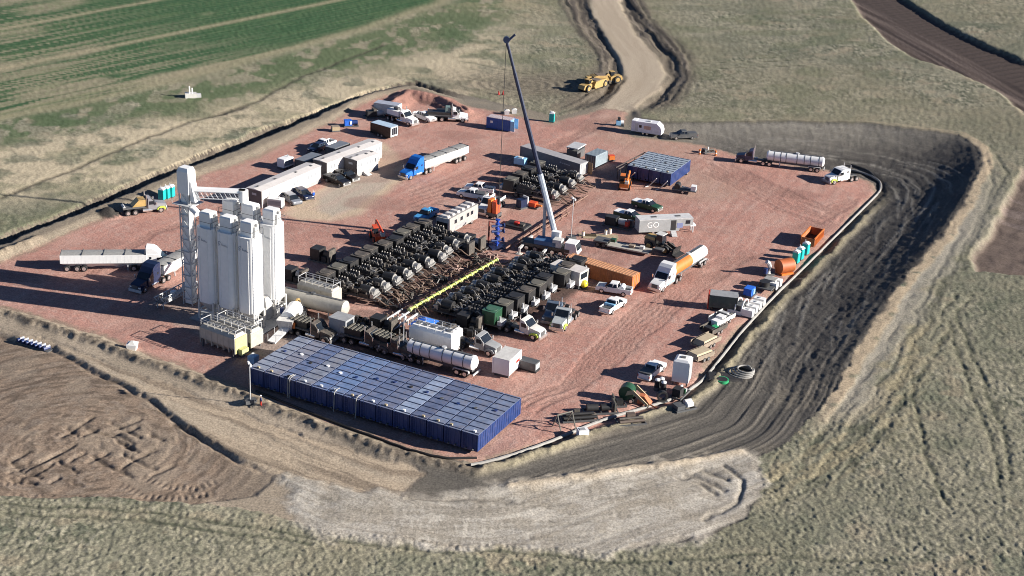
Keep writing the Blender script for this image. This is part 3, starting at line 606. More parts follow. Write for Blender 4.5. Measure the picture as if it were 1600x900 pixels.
def hopper_trailer(p,rz,L,label,group='white sand hopper trailers'):
    t=thing('hopper_trailer',label,'trailer',p,rz,group); W=1.27
    b=B(); b.fr((-L/2+1.2,L/2-1.2,-.5,.5),.75,(-L/2,L/2,-W,W),1.45); b.box(-L/2,L/2,-W,W,1.452,2.85); b.out('body',WHITE,t)
    r=B()
    n=24
    for i in range(n+1): x=-L/2+.1+(L-.2)*i/n; r.box(x-.03,x+.03,-W-.008,W+.008,1.5,2.78)
    r.out('side_ribs',WHITE,t)
    tp=B(); 
    for i in range(12):
        a=-W+.08+(2*W-.16)*i/12; c=-W+.08+(2*W-.16)*(i+1)/12; za=2.86+.16*math.cos(a/W*1.4); zc=2.86+.16*math.cos(c/W*1.4)
        tp.loft([[(-L/2+.1,a,2.86),(-L/2+.1,c,2.86),(-L/2+.1,c,zc),(-L/2+.1,a,za)],[(L/2-.1,a,2.86),(L/2-.1,c,2.86),(L/2-.1,c,zc),(L/2-.1,a,za)]])
    tp.out('roll_tarp',TARP,t)
    bw=B()
    for i in range(5): x=-L/2+.1+(L-.2)*i/4; bw.box(x-.05,x+.05,-W,W,2.9,3.06)
    bw.out('tarp_bow',DGREY,t); B().box(-L/2-.03,-L/2,-1,1,1.5,2.7).out('rear_panel',LGREY,t)
    g=B()
    for x in (-2.2,2.2): g.fr((x-.3,x+.3,-.3,.3),.45,(x-1.2,x+1.2,-.5,.5),.8)
    g.out('discharge_gate',LGREY,t)
    under(t,L,[-L/2+1.0,-L/2+2.6,-L/2+3.7],z=1.0,rails=False)
    for y in (-1,1): B().box(-L/2-.04,-L/2+.02,y*.9-.15,y*.9+.15,1.2,1.35).out('tail_light',TAIL,t)
    return t
def tank_trailer(p,rz,L,label,skin=WHITE,r=1.05,zc=2.1,bands=(),front=None,fw_=.0,rear=True,group=None,cat='trailer'):
    t=thing('tank_trailer',label,cat,p,rz,group)
    def seg(x0,x1,m,name):
        b=B(); b.cyl((x0,0,zc),(x1,0,zc),r,20); b.out(name,m,t,True)
    if front: seg(L/2-fw_*L,L/2,front,'front_barrel'); seg(-L/2,L/2-fw_*L,skin,'barrel')
    else: seg(-L/2,L/2,skin,'barrel')
    e=B(); e.cyl((-L/2,0,zc),(-L/2-.35,0,zc),r,20,r*.62); e.out('end_cap',skin,t,True); e=B(); e.cyl((L/2,0,zc),(L/2+.35,0,zc),r,20,r*.62); e.out('end_cap',skin,t,True)
    bb=B()
    for x in bands: bb.cyl((x-.06,0,zc),(x+.06,0,zc),r+.03,20)
    if bands: bb.out('steel_band',DGREY,t,True)
    h=B(); h.cyl((-.3,0,zc+r-.05),(-.3,0,zc+r+.22),.38,12); h.out('manhole',LGREY if skin is WHITE else DGREY,t,True)
    w=B(); w.box(-L/2+.3,L/2-.3,-.22,.22,zc+r-.02,zc+r+.05); w.out('catwalk',DGREY,t)
    B().box(-L/2,L/2-.2,-.55,.55,.8,zc-r+.12).out('chassis',DGREY,t)
    if rear: B().box(-L/2-.5,-L/2-.35,-1.1,1.1,.5,.75).out('rear_bumper',LGREY,t)
    for x in (-L/2+.9,-L/2+2.2):
        for y in (-.92,.92): wheel(t,x,y,.5,.3,True)
        B()
    f=B()
    for y in (-1,1): f.prism([(-L/2+.2,.75),(-L/2+.3,1.1),(-L/2+2.8,1.1),(-L/2+2.9,.75),(-L/2+2.75,.75),(-L/2+2.7,1.04),(-L/2+.45,1.04),(-L/2+.35,.75)],y*1.2-.3*(y>0),y*1.2+.3*(y<0))
    f.out('fender',LGREY,t)
    g=B()
    for y in (-.8,.8): g.box(L/2-2.6,L/2-2.45,y-.06,y+.06,.05,1.1)
    g.out('landing_leg',LGREY,t); return t
def container(p,rz,L,label,wall,roof=None,end=None,W=1.22,H=2.6,z0=.12,ribs=True,name='shipping_container',cat='container',door_end=1,group=None):
    t=thing(name,label,cat,p,rz,group)
    B().box(-L/2,L/2,-W,W,z0,H-.06).out('wall',wall,t)
    r=B(); r.box(-L/2-.02,L/2+.02,-W-.02,W+.02,H-.06,H)
    if ribs:
        n=int(L/.55)
        for i in range(n): x=-L/2+.3+(L-.6)*i/(n-1); r.box(x-.1,x+.1,-W+.1,W-.1,H,H+.035)
    r.out('roof',roof or wall,t)
    if ribs:
        k=B(); n=int(L/.42)
        for i in range(n): x=-L/2+.25+(L-.5)*i/(n-1); k.box(x-.09,x+.09,-W-.035,W+.035,z0+.15,H-.2)
        k.out('corrugation',wall,t)
    f=B()
    for x in (-L/2,L/2):
        for y in (-W,W): f.cb(x,y,(H+z0)/2,.14,.14,H-z0+.02)
    f.box(-L/2,L/2,-W-.04,-W+.04,z0,z0+.16); f.box(-L/2,L/2,W-.04,W+.04,z0,z0+.16); f.out('corner_frame',wall,t)
    x=door_end*L/2
    for y in (-W/2,W/2): B().box(min(x,x+door_end*.06),max(x,x+door_end*.06),y-W/2+.05,y+W/2-.05,z0+.12,H-.14).out('door',end or wall,t)
    d=B()
    for y in (-.85,-.3,.3,.85): d.cyl((x+door_end*.09,y,z0+.15),(x+door_end*.09,y,H-.18),.03,6)
    d.out('lock_rod',LGREY,t)
    return t
def toilet(p,rz,label):
    t=thing('portable_toilet',label,'toilet',p,rz,'teal portable toilets'); 
    B().fr((-.55,.55,-.55,.55),.1,(-.52,.52,-.52,.52),2.0).out('cabin',TEAL,t); B().box(-.6,.6,-.6,.6,0,.1).out('skid',DGREY,t)
    r=B(); r.fr((-.58,.58,-.58,.58),2.0,(-.5,.5,-.5,.5),2.16); r.fr((-.5,.5,-.5,.5),2.16,(-.2,.2,-.45,.45),2.32); r.out('roof',WHITE,t)
    B().box(.53,.57,-.38,.38,.2,1.9).out('door',TEAL,t); v=B(); v.cyl((-.4,.4,2.1),(-.4,.4,2.5),.06,8); v.out('vent_pipe',WHITE,t); return t
def person(p,rz,label,top,legs,hat=WHITE):
    o=B(); o.v=[]; me=bpy.data.meshes.new('person')
    J=[(0,0,.95),(0,0,1.2),(0,0,1.42),(0,0,1.52),(0,.1,.9),(.02,.11,.5),(0,.11,.06),(.14,.11,.04),(0,-.1,.9),(.06,-.12,.5),(-.04,-.12,.06),(.1,-.12,.04),(0,.2,1.4),(.04,.26,1.13),(.16,.24,.92),(0,-.2,1.4),(.05,-.26,1.13),(.18,-.23,.93),(.01,0,1.6),(.02,0,1.72)]
    E=[(0,1),(1,2),(2,3),(0,4),(4,5),(5,6),(6,7),(0,8),(8,9),(9,10),(10,11),(2,12),(12,13),(13,14),(2,15),(15,16),(16,17),(3,18),(18,19)]
    rad=[.15,.15,.16,.06,.1,.07,.05,.045,.1,.07,.05,.045,.08,.055,.045,.08,.055,.045,.09,.08]
    me.from_pydata(J,E,[]); q=bpy.data.objects.new('person',me); col.objects.link(q); sk=q.modifiers.new('s','SKIN')
    for i,r_ in enumerate(rad): me.skin_vertices[0].data[i].radius=(r_,r_)
    me.skin_vertices[0].data[0].use_root=True; sub=q.modifiers.new('u','SUBSURF'); sub.levels=1
    dg=bpy.context.evaluated_depsgraph_get(); m2=bpy.data.meshes.new_from_object(q.evaluated_get(dg)); bpy.data.objects.remove(q)
    m2.materials.clear(); [m2.materials.append(k) for k in (top,legs,SKIN)]
    for f in m2.polygons:
        z=f.center[2]; hand=abs(f.center[1])>.19 and z<1.0; f.material_index=2 if z>1.5 or hand else (0 if z>.93 else 1); f.use_smooth=True
    t=bpy.data.objects.new('person',m2); col.objects.link(t); solo(t,label,'person',p,rz)
    h=B(); h.ball((.02,0,1.74),.13,10,1.1,1,.8); h.out('hard_hat',hat,t,True); return t
# ---------------------------------------------------------------- site axes: the tank row gives the two directions everything is lined up with
TH=3.0
_a=at(388,574,TH);_b=at(748,681,TH);_c=at(467,523,TH)
AX=(_b-_a)[:2]; LROW=float(np.linalg.norm(AX)); AX/=LROW; AY=np.array([-AX[1],AX[0]]); YA=math.atan2(AX[1],AX[0])      # along the row (right and towards us) / across it
# front and back rows of frac tanks
def frac_tank(p,rz,label,Lt,Wt,roofm,group):
    t=thing('water_tank',label,'tank',p,rz,group); w=Wt/2-.09; Z0=.55
    B().box(-Lt/2,Lt/2,-w,w,Z0,TH).out('wall',BLUE,t)
    k=B(); n=int(Lt/.62)
    for i in range(n):
        x=-Lt/2+.2+(Lt-.4)*i/(n-1); k.box(x-.13,x+.13,-w-.035,w+.035,Z0+.1,TH-.12)
    for i in range(4):
        y=-w+.3+(2*w-.6)*i/3; k.box(-Lt/2-.04,Lt/2+.04,y-.11,y+.11,Z0+.1,TH-.12)
    k.out('corrugation',BLUE,t)
    r=B(); r.box(-Lt/2-.02,Lt/2+.02,-w,w,TH,TH+.03); n=9
    r.out('roof',roofm,t); r=B()
    for i in range(n): x=-Lt/2+.35+(Lt-.7)*i/(n-1); r.box(x-.07,x+.07,-w+.02,w-.02,TH+.03,TH+.09)
    r.out('roof_rib',NAVYRIB,t)
    h=B(); h.cyl((1.2-2.4*random.Random(label).random(),0,TH+.03),(1.2-2.4*random.Random(label).random(),0,TH+.17),.26,10); h.out('hatch',random.Random(label+'h').choice([WHITE,DGREY,BLUE,BLACK]),t,True)
    v=B(); v.cb(-Lt/2+.6,random.Random(label+'v').uniform(-.6,.6),TH+.15,.3,.35,.24); v.out('vent',random.Random(label+'w').choice([WHITE,TAN,TAN,OLIVE,BLACK]),t)
    B().box(-Lt/2+.3,Lt/2-.3,-.9,.9,.35,Z0).out('skid_frame',NAVY,t)
    for y in (-.85,.85): wheel(t,Lt/2-1.0,y,.42,.25)
    for yy in (-.6,.4): b=B(); b.cyl((-Lt/2-.02,yy,.8),(-Lt/2-.35,yy,.8),.12,8); b.out('valve',DGREY,t)
    l=B()
    for y in (-.2,.2): l.box(-Lt/2-.12,-Lt/2-.08,y-.02+.75,y+.02+.75,.7,TH+.3)
    for i in range(8): l.box(-Lt/2-.12,-Lt/2-.08,.55,.95,.8+.28*i,.83+.28*i)
    l.out('ladder',BLUE,t); return t
NAVYRIB=mat('roof rib navy',(.03,.045,.10),.6)
roofcol=[(.34,.37,.42),(.30,.29,.31),(.11,.15,.28),(.30,.31,.33),(.15,.24,.46),(.17,.27,.48),(.16,.21,.36),(.13,.16,.27),(.17,.19,.28),(.42,.51,.66),(.10,.115,.19),(.22,.27,.38),(.17,.21,.31),(.23,.27,.37)]
roofdesc=['pale grey','dusty brown grey','deep blue','weathered grey','mid blue','blue','steel blue','dull slate blue','greyish slate','bright pale blue','very dark navy','light slate','slate grey','grey blue']
NT=14; Wt=LROW/NT; rl=float(np.linalg.norm((_c-_a)[:2])); rl=(rl+float(np.linalg.norm((at(811,622,TH)-_b)[:2])))/2
for i in range(NT):
    c=_a[:2]+AX*Wt*(i+.5)+AY*rl/2
    rm=mat('tank roof '+roofdesc[i],[.5*q+.5*m_ for q,m_ in zip(roofcol[i],(.115,.16,.275))],.5,dust=.5,var=.3,scale=.9)
    wh=('leftmost' if i==0 else 'rightmost' if i==NT-1 else ORD[i]+' from the left')
    frac_tank((c[0],c[1],0),YA+math.pi/2,f'blue water tank with {roofdesc[i]} roof, {wh} in the front row',rl,Wt,rm,'blue water tanks in the front row')
a2=at(980,258,TH);b2=at(1049.3,272.2,TH);c2=at(1016.7,237.3,TH);d2=at(1090.8,252.4,TH)
L2=float(np.linalg.norm((b2-a2)[:2]));w2=float(np.linalg.norm((c2-a2)[:2]))/2+float(np.linalg.norm((d2-b2)[:2]))/2; ax2=(b2-a2)[:2]/L2; n2_=4
for i in range(n2_):
    c=a2[:2]+ax2*L2/n2_*(i+.5)+np.array([-ax2[1],ax2[0]])*w2/2
    frac_tank((c[0],c[1],0),math.atan2(ax2[1],ax2[0])+math.pi/2,f'blue tank with pale grey blue roof, {["leftmost","second from the left","third from the left","rightmost"][i]} of the small back block',w2,L2/n2_,mat('tank roof back',(.30,.36,.43),.5,dust=.2),'blue water tanks in the back block')
# ---------------------------------------------------------------- sand silos, bucket elevator, ramp
def silo(p,label):
    t=thing('sand_silo',label,'silo',p,YA,'white sand silos'); s=1.5; Z0,Z1=3.0,15.2
    def rr(z,k=1.): 
        pts=[]
        for cx,cy,a0 in ((1,1,0),(-1,1,90),(-1,-1,180),(1,-1,270)):
            for i in range(5): a=R(a0+22.5*i); pts.append(((cx*(s-.75)+.75*math.cos(a))*k,(cy*(s-.75)+.75*math.sin(a))*k,z))
        return pts
    B().loft([rr(Z0),rr(Z1)]).out('barrel',WHITE,t,True)
    k=B()
    for x in (-.72,.72): k.cyl((x,-s-.02,Z0),(x,-s-.02,Z1-.3),.06,6); k.cyl((s+.02,x,Z0),(s+.02,x,Z1-.3),.06,6)
    k.out('seam_pipe',WHITE,t,True)
    B().loft([rr(1.2,.2),rr(Z0,.98)]).out('cone',LGREY,t)
    g=B()
    for x in (-1,1):
        for y in (-1,1): g.cb(x*(s-.16),y*(s-.16),Z0/2+.1,.26,.26,Z0+.2)
    for x in (-1,1): g.box(x*(s-.16)-.1,x*(s-.16)+.1,-s+.3,s-.3,1.5,1.7); g.box(-s+.3,s-.3,x*(s-.16)-.1,x*(s-.16)+.1,1.502,1.702); g.box(-s+.3,s-.3,x*(s-.16)-.1,x*(s-.16)+.1,.1,.35)
    g.out('leg_frame',OFFW,t)
    b=B(); b.fr((-1.1,.9,-.85,.85),Z1,(-1.1,.9,-.85,.85),Z1+2.1); b.fr((-1.1,.9,-.85,.85),Z1+2.1,(-.95,.75,-.7,.7),Z1+2.3); b.out('dust_filter',WHITE,t)
    c=B(); c.fr((.905,1.35,-.5,.6),Z1+.1,(.905,1.25,-.4,.5),Z1+1.6); c.cyl((1.2,.2,Z1+1.5),(1.2,.2,Z1+2.0),.22,10); c.out('filter_fan',OFFW,t,True)
    l=B()
    for y in (-.22,.22): l.box(s+.22,s+.27,y-.03-.9,y+.03-.9,.3,Z1+1.1)
    for i in range(28): l.box(s+.22,s+.27,-1.12,-.68,.5+.5*i,.54+.5*i)
    l.out('ladder',WHITE,t)
    r=B()
    for a,bq in (((-s,-s),(s,-s)),((s,-s),(s,s)),((s,s),(-s,s)),((-s,s),(-s,-s))):
        r.cyl((*[q*.94 for q in a],Z1+1.0),(*[q*.94 for q in bq],Z1+1.0),.035,5); r.cyl((*[q*.94 for q in a],Z1),(*[q*.94 for q in a],Z1+1.0),.035,5)
    r.out('guard_rail',DGREY,t)
    m=B(); m.ring((-.7,13.55),.16,.26,-s-.075,-s-.06,10,R(20),R(250)); m.ring((-.82,13.3),.1,.2,-s-.075,-s-.06,10,R(-150),R(60))
    for i,hh in enumerate((.34,.2,.2,.28,.2,.2)): x=-.28+.19*i; m.box(x,x+.1,-s-.075,-s-.06,13.2-.03*i,13.2-.03*i+hh)
    m.out('wall_marking',MARK,t)
    return t
S0=at(319,499)[:2]; S0=S0+AX*.6+AY*1.2
desc=[['left silo of the near row, behind the twin grey sand bins','middle silo of the near row','right silo of the near row, with a sunlit side'],['left silo of the far row','middle silo of the far row','right silo of the far row, nearest the beige tank']]
eA=at(377,347,17.2)[:2]-at(313,332,17.2)[:2]; eB=at(349,313,17.2)[:2]-at(313,332,17.2)[:2]
for r_ in range(2):
    for k in range(3):
        c=S0+eA/2*k+eB*r_
        silo((c[0],c[1],0),'white square sand silo, '+desc[r_][k])
B().box(-2.6,10.2,-2.2,7.6,0,.16).out('silo_base',GREY,None); solo(bpy.data.objects['silo_base'],'flat grey steel base pad under the white silos','base pad',(S0[0],S0[1],0),YA)
E0=at(299,474)[:2]
t=thing('bucket_elevator','tall white bucket elevator tower with a horizontal arm beside the silos','elevator',(E0[0],E0[1],0),YA); ZE=20.0
B().box(-.68,.68,-.6,.6,.2,ZE).out('casing',WHITE,t)
g=B()
for x in (-.85,.85):
    for y in (-.78,.78): g.cb(x,y,ZE/2,.14,.14,ZE)
for i in range(10):
    z=1+2*i
    for x in (-.85,.85): g.cyl((x,-.78,z),(x,.78,z+2),.06,5); g.box(x-.06,x+.06,-.78,.78,z-.05,z+.05)
    for y in (-.78,.78): g.cyl((-.85,y,z+2),(.85,y,z),.06,5); g.box(-.85,.85,y-.06,y+.06,z-.05,z+.05)
g.out('lattice_frame',LGREY,t)
h=B(); h.fr((-1.05,1.05,-.9,.9),ZE-1.5,(-1.05,1.05,-.9,.9),ZE+2.0); h.fr((-1.05,1.05,-.9,.9),ZE+2.0,(-.8,.8,-.7,.7),ZE+2.6); h.out('head_box',WHITE,t)
h=B(); h.fr((1.06,2.0,-.6,.6),ZE-2.6,(1.06,1.3,-.6,.6),ZE+.6); h.out('chute',WHITE,t)
pl=B(); pl.box(-1.6,1.9,-1.6,1.6,ZE-3.2,ZE-3.1)
for x,y in ((-1.6,-1.6),(1.9,-1.6),(1.9,1.6),(-1.6,1.6)): pl.cyl((x,y,ZE-3.1),(x,y,ZE-2),.04,5)
pl.out('platform',LGREY,t)
mt=B(); mt.cyl((1.6,-.9,ZE-3.4),(2.9,-1.2,ZE-4.0),.55,12); mt.out('motor',WHITE,t,True)
aend=at(381,297,19.3)[:2]-E0; ae=(float(aend@AX),float(aend@AY))
ar=B(); La=math.hypot(*ae); ux,uy=ae[0]/La,ae[1]/La
def arm_pt(s,o,z): return (1.0+ux*s-uy*o,uy*s+ux*o,z)
for o,z in ((-.55,ZE-.9),(.55,ZE-.9),(-.55,ZE-2.0),(.55,ZE-2.0)): ar.cyl(arm_pt(0,o,z),arm_pt(La-1,o,z),.09,6)
for i in range(12):
    s=La*i/12-.1
    for o in (-.55,.55): ar.cyl(arm_pt(s,o,ZE-.9),arm_pt(s+.6,o,ZE-2.0),.05,5)
ar.out('arm_truss',LGREY,t)
bt=B(); bt.loft([[arm_pt(0,-.62,ZE-.88),arm_pt(0,.62,ZE-.88),arm_pt(0,.5,ZE-.5),arm_pt(0,-.5,ZE-.5)],[arm_pt(La-.6,-.62,ZE-.88),arm_pt(La-.6,.62,ZE-.88),arm_pt(La-.6,.5,ZE-.5),arm_pt(La-.6,-.5,ZE-.5)]]); bt.out('conveyor_cover',WHITE,t)
sp=B(); q=arm_pt(La-.9,0,0); sp.cyl((q[0],q[1],ZE-.5),(q[0],q[1],ZE-2.4),.75,12); sp.cyl((q[0],q[1],ZE-2.4),(q[0]+.1,q[1],ZE-5.2),.42,12); sp.out('spout',WHITE,t,True)
# receiving ramp truss beside the blue truck
pr,rz,L_=pose((247,484),(303,455),0)
t=thing('conveyor_frame','low grey steel truss conveyor lying left of the silo base','conveyor',pr,rz); g=B()
for y in (-.7,.7):
    for z in (.9,1.9): g.cyl((-L_/2,y,z),(L_/2,y,z),.09,6)
    for i in range(9): x=-L_/2+L_*i/9; g.cyl((x,y,.9),(x+L_/9,y,1.9 if i%2 else 1.9),.06,5); g.cyl((x,y,.9),(x,y,1.9),.06,5)
g.out('truss',LGREY,t); B().box(-L_/2,L_/2,-.5,.5,1.15,1.25).out('belt',DGREY,t); g=B()
for x in (-L_/2+.3,L_/2-.6): 
    for y in (-.6,.6): g.cyl((x,y,0),(x,y,1),.08,6)
g.out('leg',LGREY,t); B().cb(.6,0,1.5,.8,.7,.7).out('drive_housing',WHITE,t)
o=B(); P=[spot(262,478),spot(275,473),spot(288,466),spot(296,455),spot(298,440)]
o.hose([(a[0],a[1],z) for a,z in zip(P,(.9,1.3,1.8,2.6,4.2))],.32,8); solo(o.out('feed_hose',LGREY,None,True),'curved grey feed hose rising into the elevator foot','hose')
# ---------------------------------------------------------------- frac pumps
def frac_pump(p,rz,label,group,body=GUN,hood=DIRTY,seed=1,rad=None):
    """front (+x) = radiator end, rear = fluid end"""
    t=thing('pump_trailer',label,'pump',p,rz,group)
    B().box(-6.2,6.3,-.5,.5,.8,1.05).box(-6.2,6.0,-1.2,-1.08,.95,1.1).box(-6.2,6.0,1.08,1.2,.95,1.1).out('trailer_frame',DGREY,t)
    e=B(); e.fr((-.6,2.7,-.95,.95),1.1,(-.5,2.6,-.7,.7),2.4); e.cyl((.2,-.2,2.35),(.2,-.2,2.9),.22,8); e.cyl((2.3,.2,2.35),(2.3,.2,2.8),.25,8); e.cyl((-.4,-.55,1.75),(2.4,-.55,1.75),.28,8); e.cyl((-.4,.55,1.75),(2.4,.55,1.75),.28,8); e.out('engine',body,t)
    x=B(); x.box(.0,2.3,-.55,.55,2.25,2.35)
    for i in range(4):
        for y in (-.52,.52): x.cyl((.2+.52*i,y,2.3),(.42+.52*i,y*1.35,2.95),.15,8)
    x.out('exhaust_pipe',mat('heat stained steel',(.11,.105,.10),.5,.3),t,True)
    r=B(); r.box(3.0,5.2,-1.25,1.25,1.1,3.2); r.out('radiator',rad or body,t); q=B()
    q.box(2.95,5.25,-1.29,1.29,3.2,3.26); q.cyl((4.1,0,3.26),(4.1,0,3.35),.95,16); q.out('radiator_shroud',hood,t,True)
    q=B(); q.box(5.5,6.2,-.9,.9,1.1,1.75); q.cyl((5.8,-.5,1.75),(5.8,-.5,2.5),.16,8); q.out('fuel_tank',LGREY,t)
    q=B(); q.fr((-2.1,-.7,-.5,.5),1.1,(-2.0,-.8,-.35,.35),1.95); q.out('transmission',body,t); q=B(); q.cyl((-2.6,0,1.5),(-2.1,0,1.5),.2,8); q.out('driveshaft',LGREY,t)
    q=B(); q.cyl((-4.6,0,1.95),(-2.75,0,1.95),.82,14); q.box(-4.7,-2.9,-1.05,1.05,1.1,1.7); q.out('power_end',body,t,True)
    q=B(); q.cyl((-4.62,0,1.95),(-4.72,0,1.95),.80,14); q.out('pump_trim',mat('worn grey steel',(.38,.37,.35),.5,.3),t,True)
    q=B(); q.box(-5.6,-4.95,-1.0,1.0,1.2,1.9); q.cyl((-5.5,0,1.95),(-4.73,0,1.95),.6,12)
    for i in range(5): q.cyl((-5.3,-.8+.4*i,1.9),(-5.3,-.8+.4*i,2.25),.14,8); q.cyl((-5.6,-.8+.4*i,1.65),(-5.85,-.8+.4*i,1.65),.14,8)
    q.out('fluid_end',SILVER,t,True)
    rn=random.Random(seed); ms=[GUN,DIRTY,BLACK,DIRTY]
    for nm,cnt,hi in (('gear_cluster',26,2.9),('hose_cluster',0,0)):
        q=B()
        if cnt: q.box(-5,5.5,-.06,.06,1.08,1.2)
        for i in range(cnt):
            x=rn.uniform(-5.0,6.0); y=rn.uniform(-1.15,1.15); z=rn.uniform(1.2,2.2) if x<2.9 else rn.uniform(1.1,1.5); h=rn.uniform(.2,.7)
            if rn.random()<.5: q.cb(x,y,z+h/2,rn.uniform(.2,.8),rn.uniform(.15,.5),h)
            else: q.cyl((x,y,z),(x+rn.uniform(-.9,.9),y+rn.uniform(-.4,.4),z+rn.uniform(0,.7)),rn.uniform(.06,.2),6)
        if cnt: q.out(nm,DIRTY,t)
    q=B(); q.box(-5,3,.6,.66,1.7,1.76)
    for i in range(9):
        x=rn.uniform(-5.2,3); y=rn.uniform(-1.1,1.1); z=rn.uniform(1.7,2.7); q.hose([(x,y,z),(x+.5,y+rn.uniform(-.3,.3),z+.25),(x+1.1,y+rn.uniform(-.5,.5),z-.1),(x+1.4,y,z-.7)],.05,5)
    for i in range(4): x=rn.uniform(-4.5,4); y=rn.uniform(-1.0,.8); q.cb(x,y,rn.uniform(2.2,2.8),rn.uniform(.3,.9),rn.uniform(.05,.25),rn.uniform(.05,.2))
    q.out('pale_fittings',mat('worn grey steel',(.38,.37,.35),.5,.3),t)
    q=B(); q.hose([(-5.85,.9,1.45),(-6.5,.9,1.35),(-7.0,.7,.9),(-7.6,.5,.5),(-8.4,.4,.4)],.1,6); q.hose([(-5.4,-1.0,1.3),(-6.2,-1.2,1.0),(-7.2,-1.0,.4),(-8.4,-.7,.3)],.13,6); q.out('discharge_pipe',mat('rust brown iron',(.17,.115,.085),.6,dust=.35),t,True)
    q=B()
    for y in (-1.15,1.15):
        for xx in (-2.8,-.7,1.0,2.8): q.cyl((xx,y,1.1),(xx,y,2.0),.03,5)
        q.cyl((-2.8,y,2.0),(2.8,y,2.0),.03,5)
    q.out('guard_rail',DIRTY,t)
    for xx in (.1,1.3,2.5):
        for y in (-.9,.9): wheel(t,xx,y,.48,.28,True,DGREY)
    return t
LF=at(585,474)[:2]; LE=at(702,407)[:2]; stp=(LE-LF)/7
g1='pump trailers in the row left of the lime pipe'; NL=10
PROTO=[]
for k in range(NL):
    c=LF+stp*k-AX*5.2+AY*0; lab=f'dark pump trailer, {["nearest","second nearest","third nearest","fourth nearest","fifth nearest","fifth farthest","fourth farthest","third farthest","second farthest","farthest"][k]} in the row left of the lime pipe'
    if k<4: PROTO.append(frac_pump((c[0],c[1],0),YA+math.pi,lab,g1,seed=k+3,hood=(DIRTY,OLIVE,GUN,DIRTY)[k]))
    else: copy_tree(PROTO[(k*7)%4],None,lab,(c[0]+random.Random(k).uniform(-.8,.8)*AX[0],c[1]+random.Random(k).uniform(-.8,.8)*AX[1],0),YA+math.pi+random.Random(k+50).uniform(-.03,.03))
RF=at(760,451)[:2]; RE=at(826,414)[:2]; stq=(RE-RF)/4; proto=None; g2_='pump trailers in the row right of the lime pipe'
NR=9
for k in range(NR):
    c=RF+stq*(k-4)+AX*5.0; lab=f'dark pump trailer, {["nearest","second nearest","third nearest","fourth nearest","middle one","fourth farthest","third farthest","second farthest","farthest"][k]} in the row right of the lime pipe'
    if k in (0,): frac_pump((c[0],c[1],0),YA,lab.replace('dark pump trailer','dark pump trailer with green radiator'),g2_,GUN,mat('green hood',(.04,.12,.075),.5),seed=31,rad=GREEN); continue
    if k<5: proto=frac_pump((c[0],c[1],0),YA,lab,g2_,GUN,(DIRTY,OLIVE,GUN)[k%3],seed=k+20); PROTO.append(proto)
    else: copy_tree(PROTO[-1-k%3],None,lab,(c[0]+random.Random(k+9).uniform(-.8,.8)*AX[0],c[1]+random.Random(k+9).uniform(-.8,.8)*AX[1],0),YA+random.Random(k+70).uniform(-.03,.03))
for k in range(4):
    f_=at(*[(905,291),(892,300),(879,309),(866,318)][k])[:2]; c=f_-AX*5.2
    copy_tree(PROTO[k+1],None,f'dark idle pump trailer, {["nearest the long grey container","second from the long grey container","third from the long grey container","farthest from the long grey container"][k]} in the back cluster',(c[0],c[1],0),YA+math.pi+.04*(k%2))['group']='idle pump trailers in the back cluster'
# lime manifold pipe between the rows, with the rusty lines that carry on behind it
a=at(640,484,1.5);b=at(776,406,1.5)
t=thing('manifold_pipe','long lime green manifold pipe on stands between the two pump rows','pipe',((a+b)/2*[1,1,0]).tolist(),math.atan2(*(b-a)[1::-1])); L_=float(np.linalg.norm((b-a)[:2]))
o=B(); o.cyl((-L_/2,0,1.5),(L_/2,0,1.5),.24,12); o.out('pipe',mat('lime pipe paint',(.46,.54,.12),.5,dust=.3),t,True)
o=B()
for i in range(17): x=-L_/2+L_*i/16; o=B(); o.cyl((x-.14,0,1.5),(x+.14,0,1.5),.36,12); o.out('flange',mat('pale lime',(.50,.56,.24),.5),t,True)
o=B()
for i in range(16): x=-L_/2+L_*(i+.5)/16; o.hose([(x,.2,1.5),(x,.9,1.6),(x+.2,1.7,1.0),(x+.3,2.4,.3)],.1,6); o.hose([(x,-.2,1.5),(x,-.9,1.6),(x-.2,-1.7,1.0),(x-.3,-2.4,.3)],.1,6)
o.out('branch_pipe',mat('rust brown iron',(.17,.115,.085),.6,dust=.35),t,True)
o=B()
for i in range(9): x=-L_/2+L_*(i+.5)/9; o.box(x-.1,x+.1,-.7,.7,.5,.65); o.box(x-.1,x+.1,-.65,-.5,0,.5); o.box(x-.1,x+.1,.5,.65,0,.5); o.box(x-.08,x+.08,-.1,.1,.65,1.28)
o.out('stand',DGREY,t)
o=B()
for j in range(3):
    for i in range(5): q=-L_/2-1.2-1.3*i; o.cyl((q,-1.4+1.4*j,.2),(q,-1.4+1.4*j,1.3-.1*i),.14,8)
    o.cyl((-L_/2-6.6,-1.4+1.4*j,.9),(-L_/2,-1.4+1.4*j,1.2),.16,8)
o.out('end_manifold',LGREY,t,True)
for i,(pa,pb,lab) in enumerate((((790,388),(918,305),'long rusty steel pipe running from the lime pipe up to the back pumps'),((806,385),(890,331),'shorter rusty steel pipe beside the crane carrier'))):
    a=at(*pa,.6);b=at(*pb,.6); o=B(); o.cyl(a,b,.16,8)
    for k in range(9): q=a+(b-a)*(k+.5)/9; d=(b-a)/np.linalg.norm(b-a)*.12; o.cyl(q-d,q+d,.26,8); o.cyl((q[0],q[1],0),(q[0],q[1],.5),.09,6)
    solo(o.out('steel_pipe',mat('rusty pipe',(.20,.115,.085),.6),None,True),lab,'pipe')

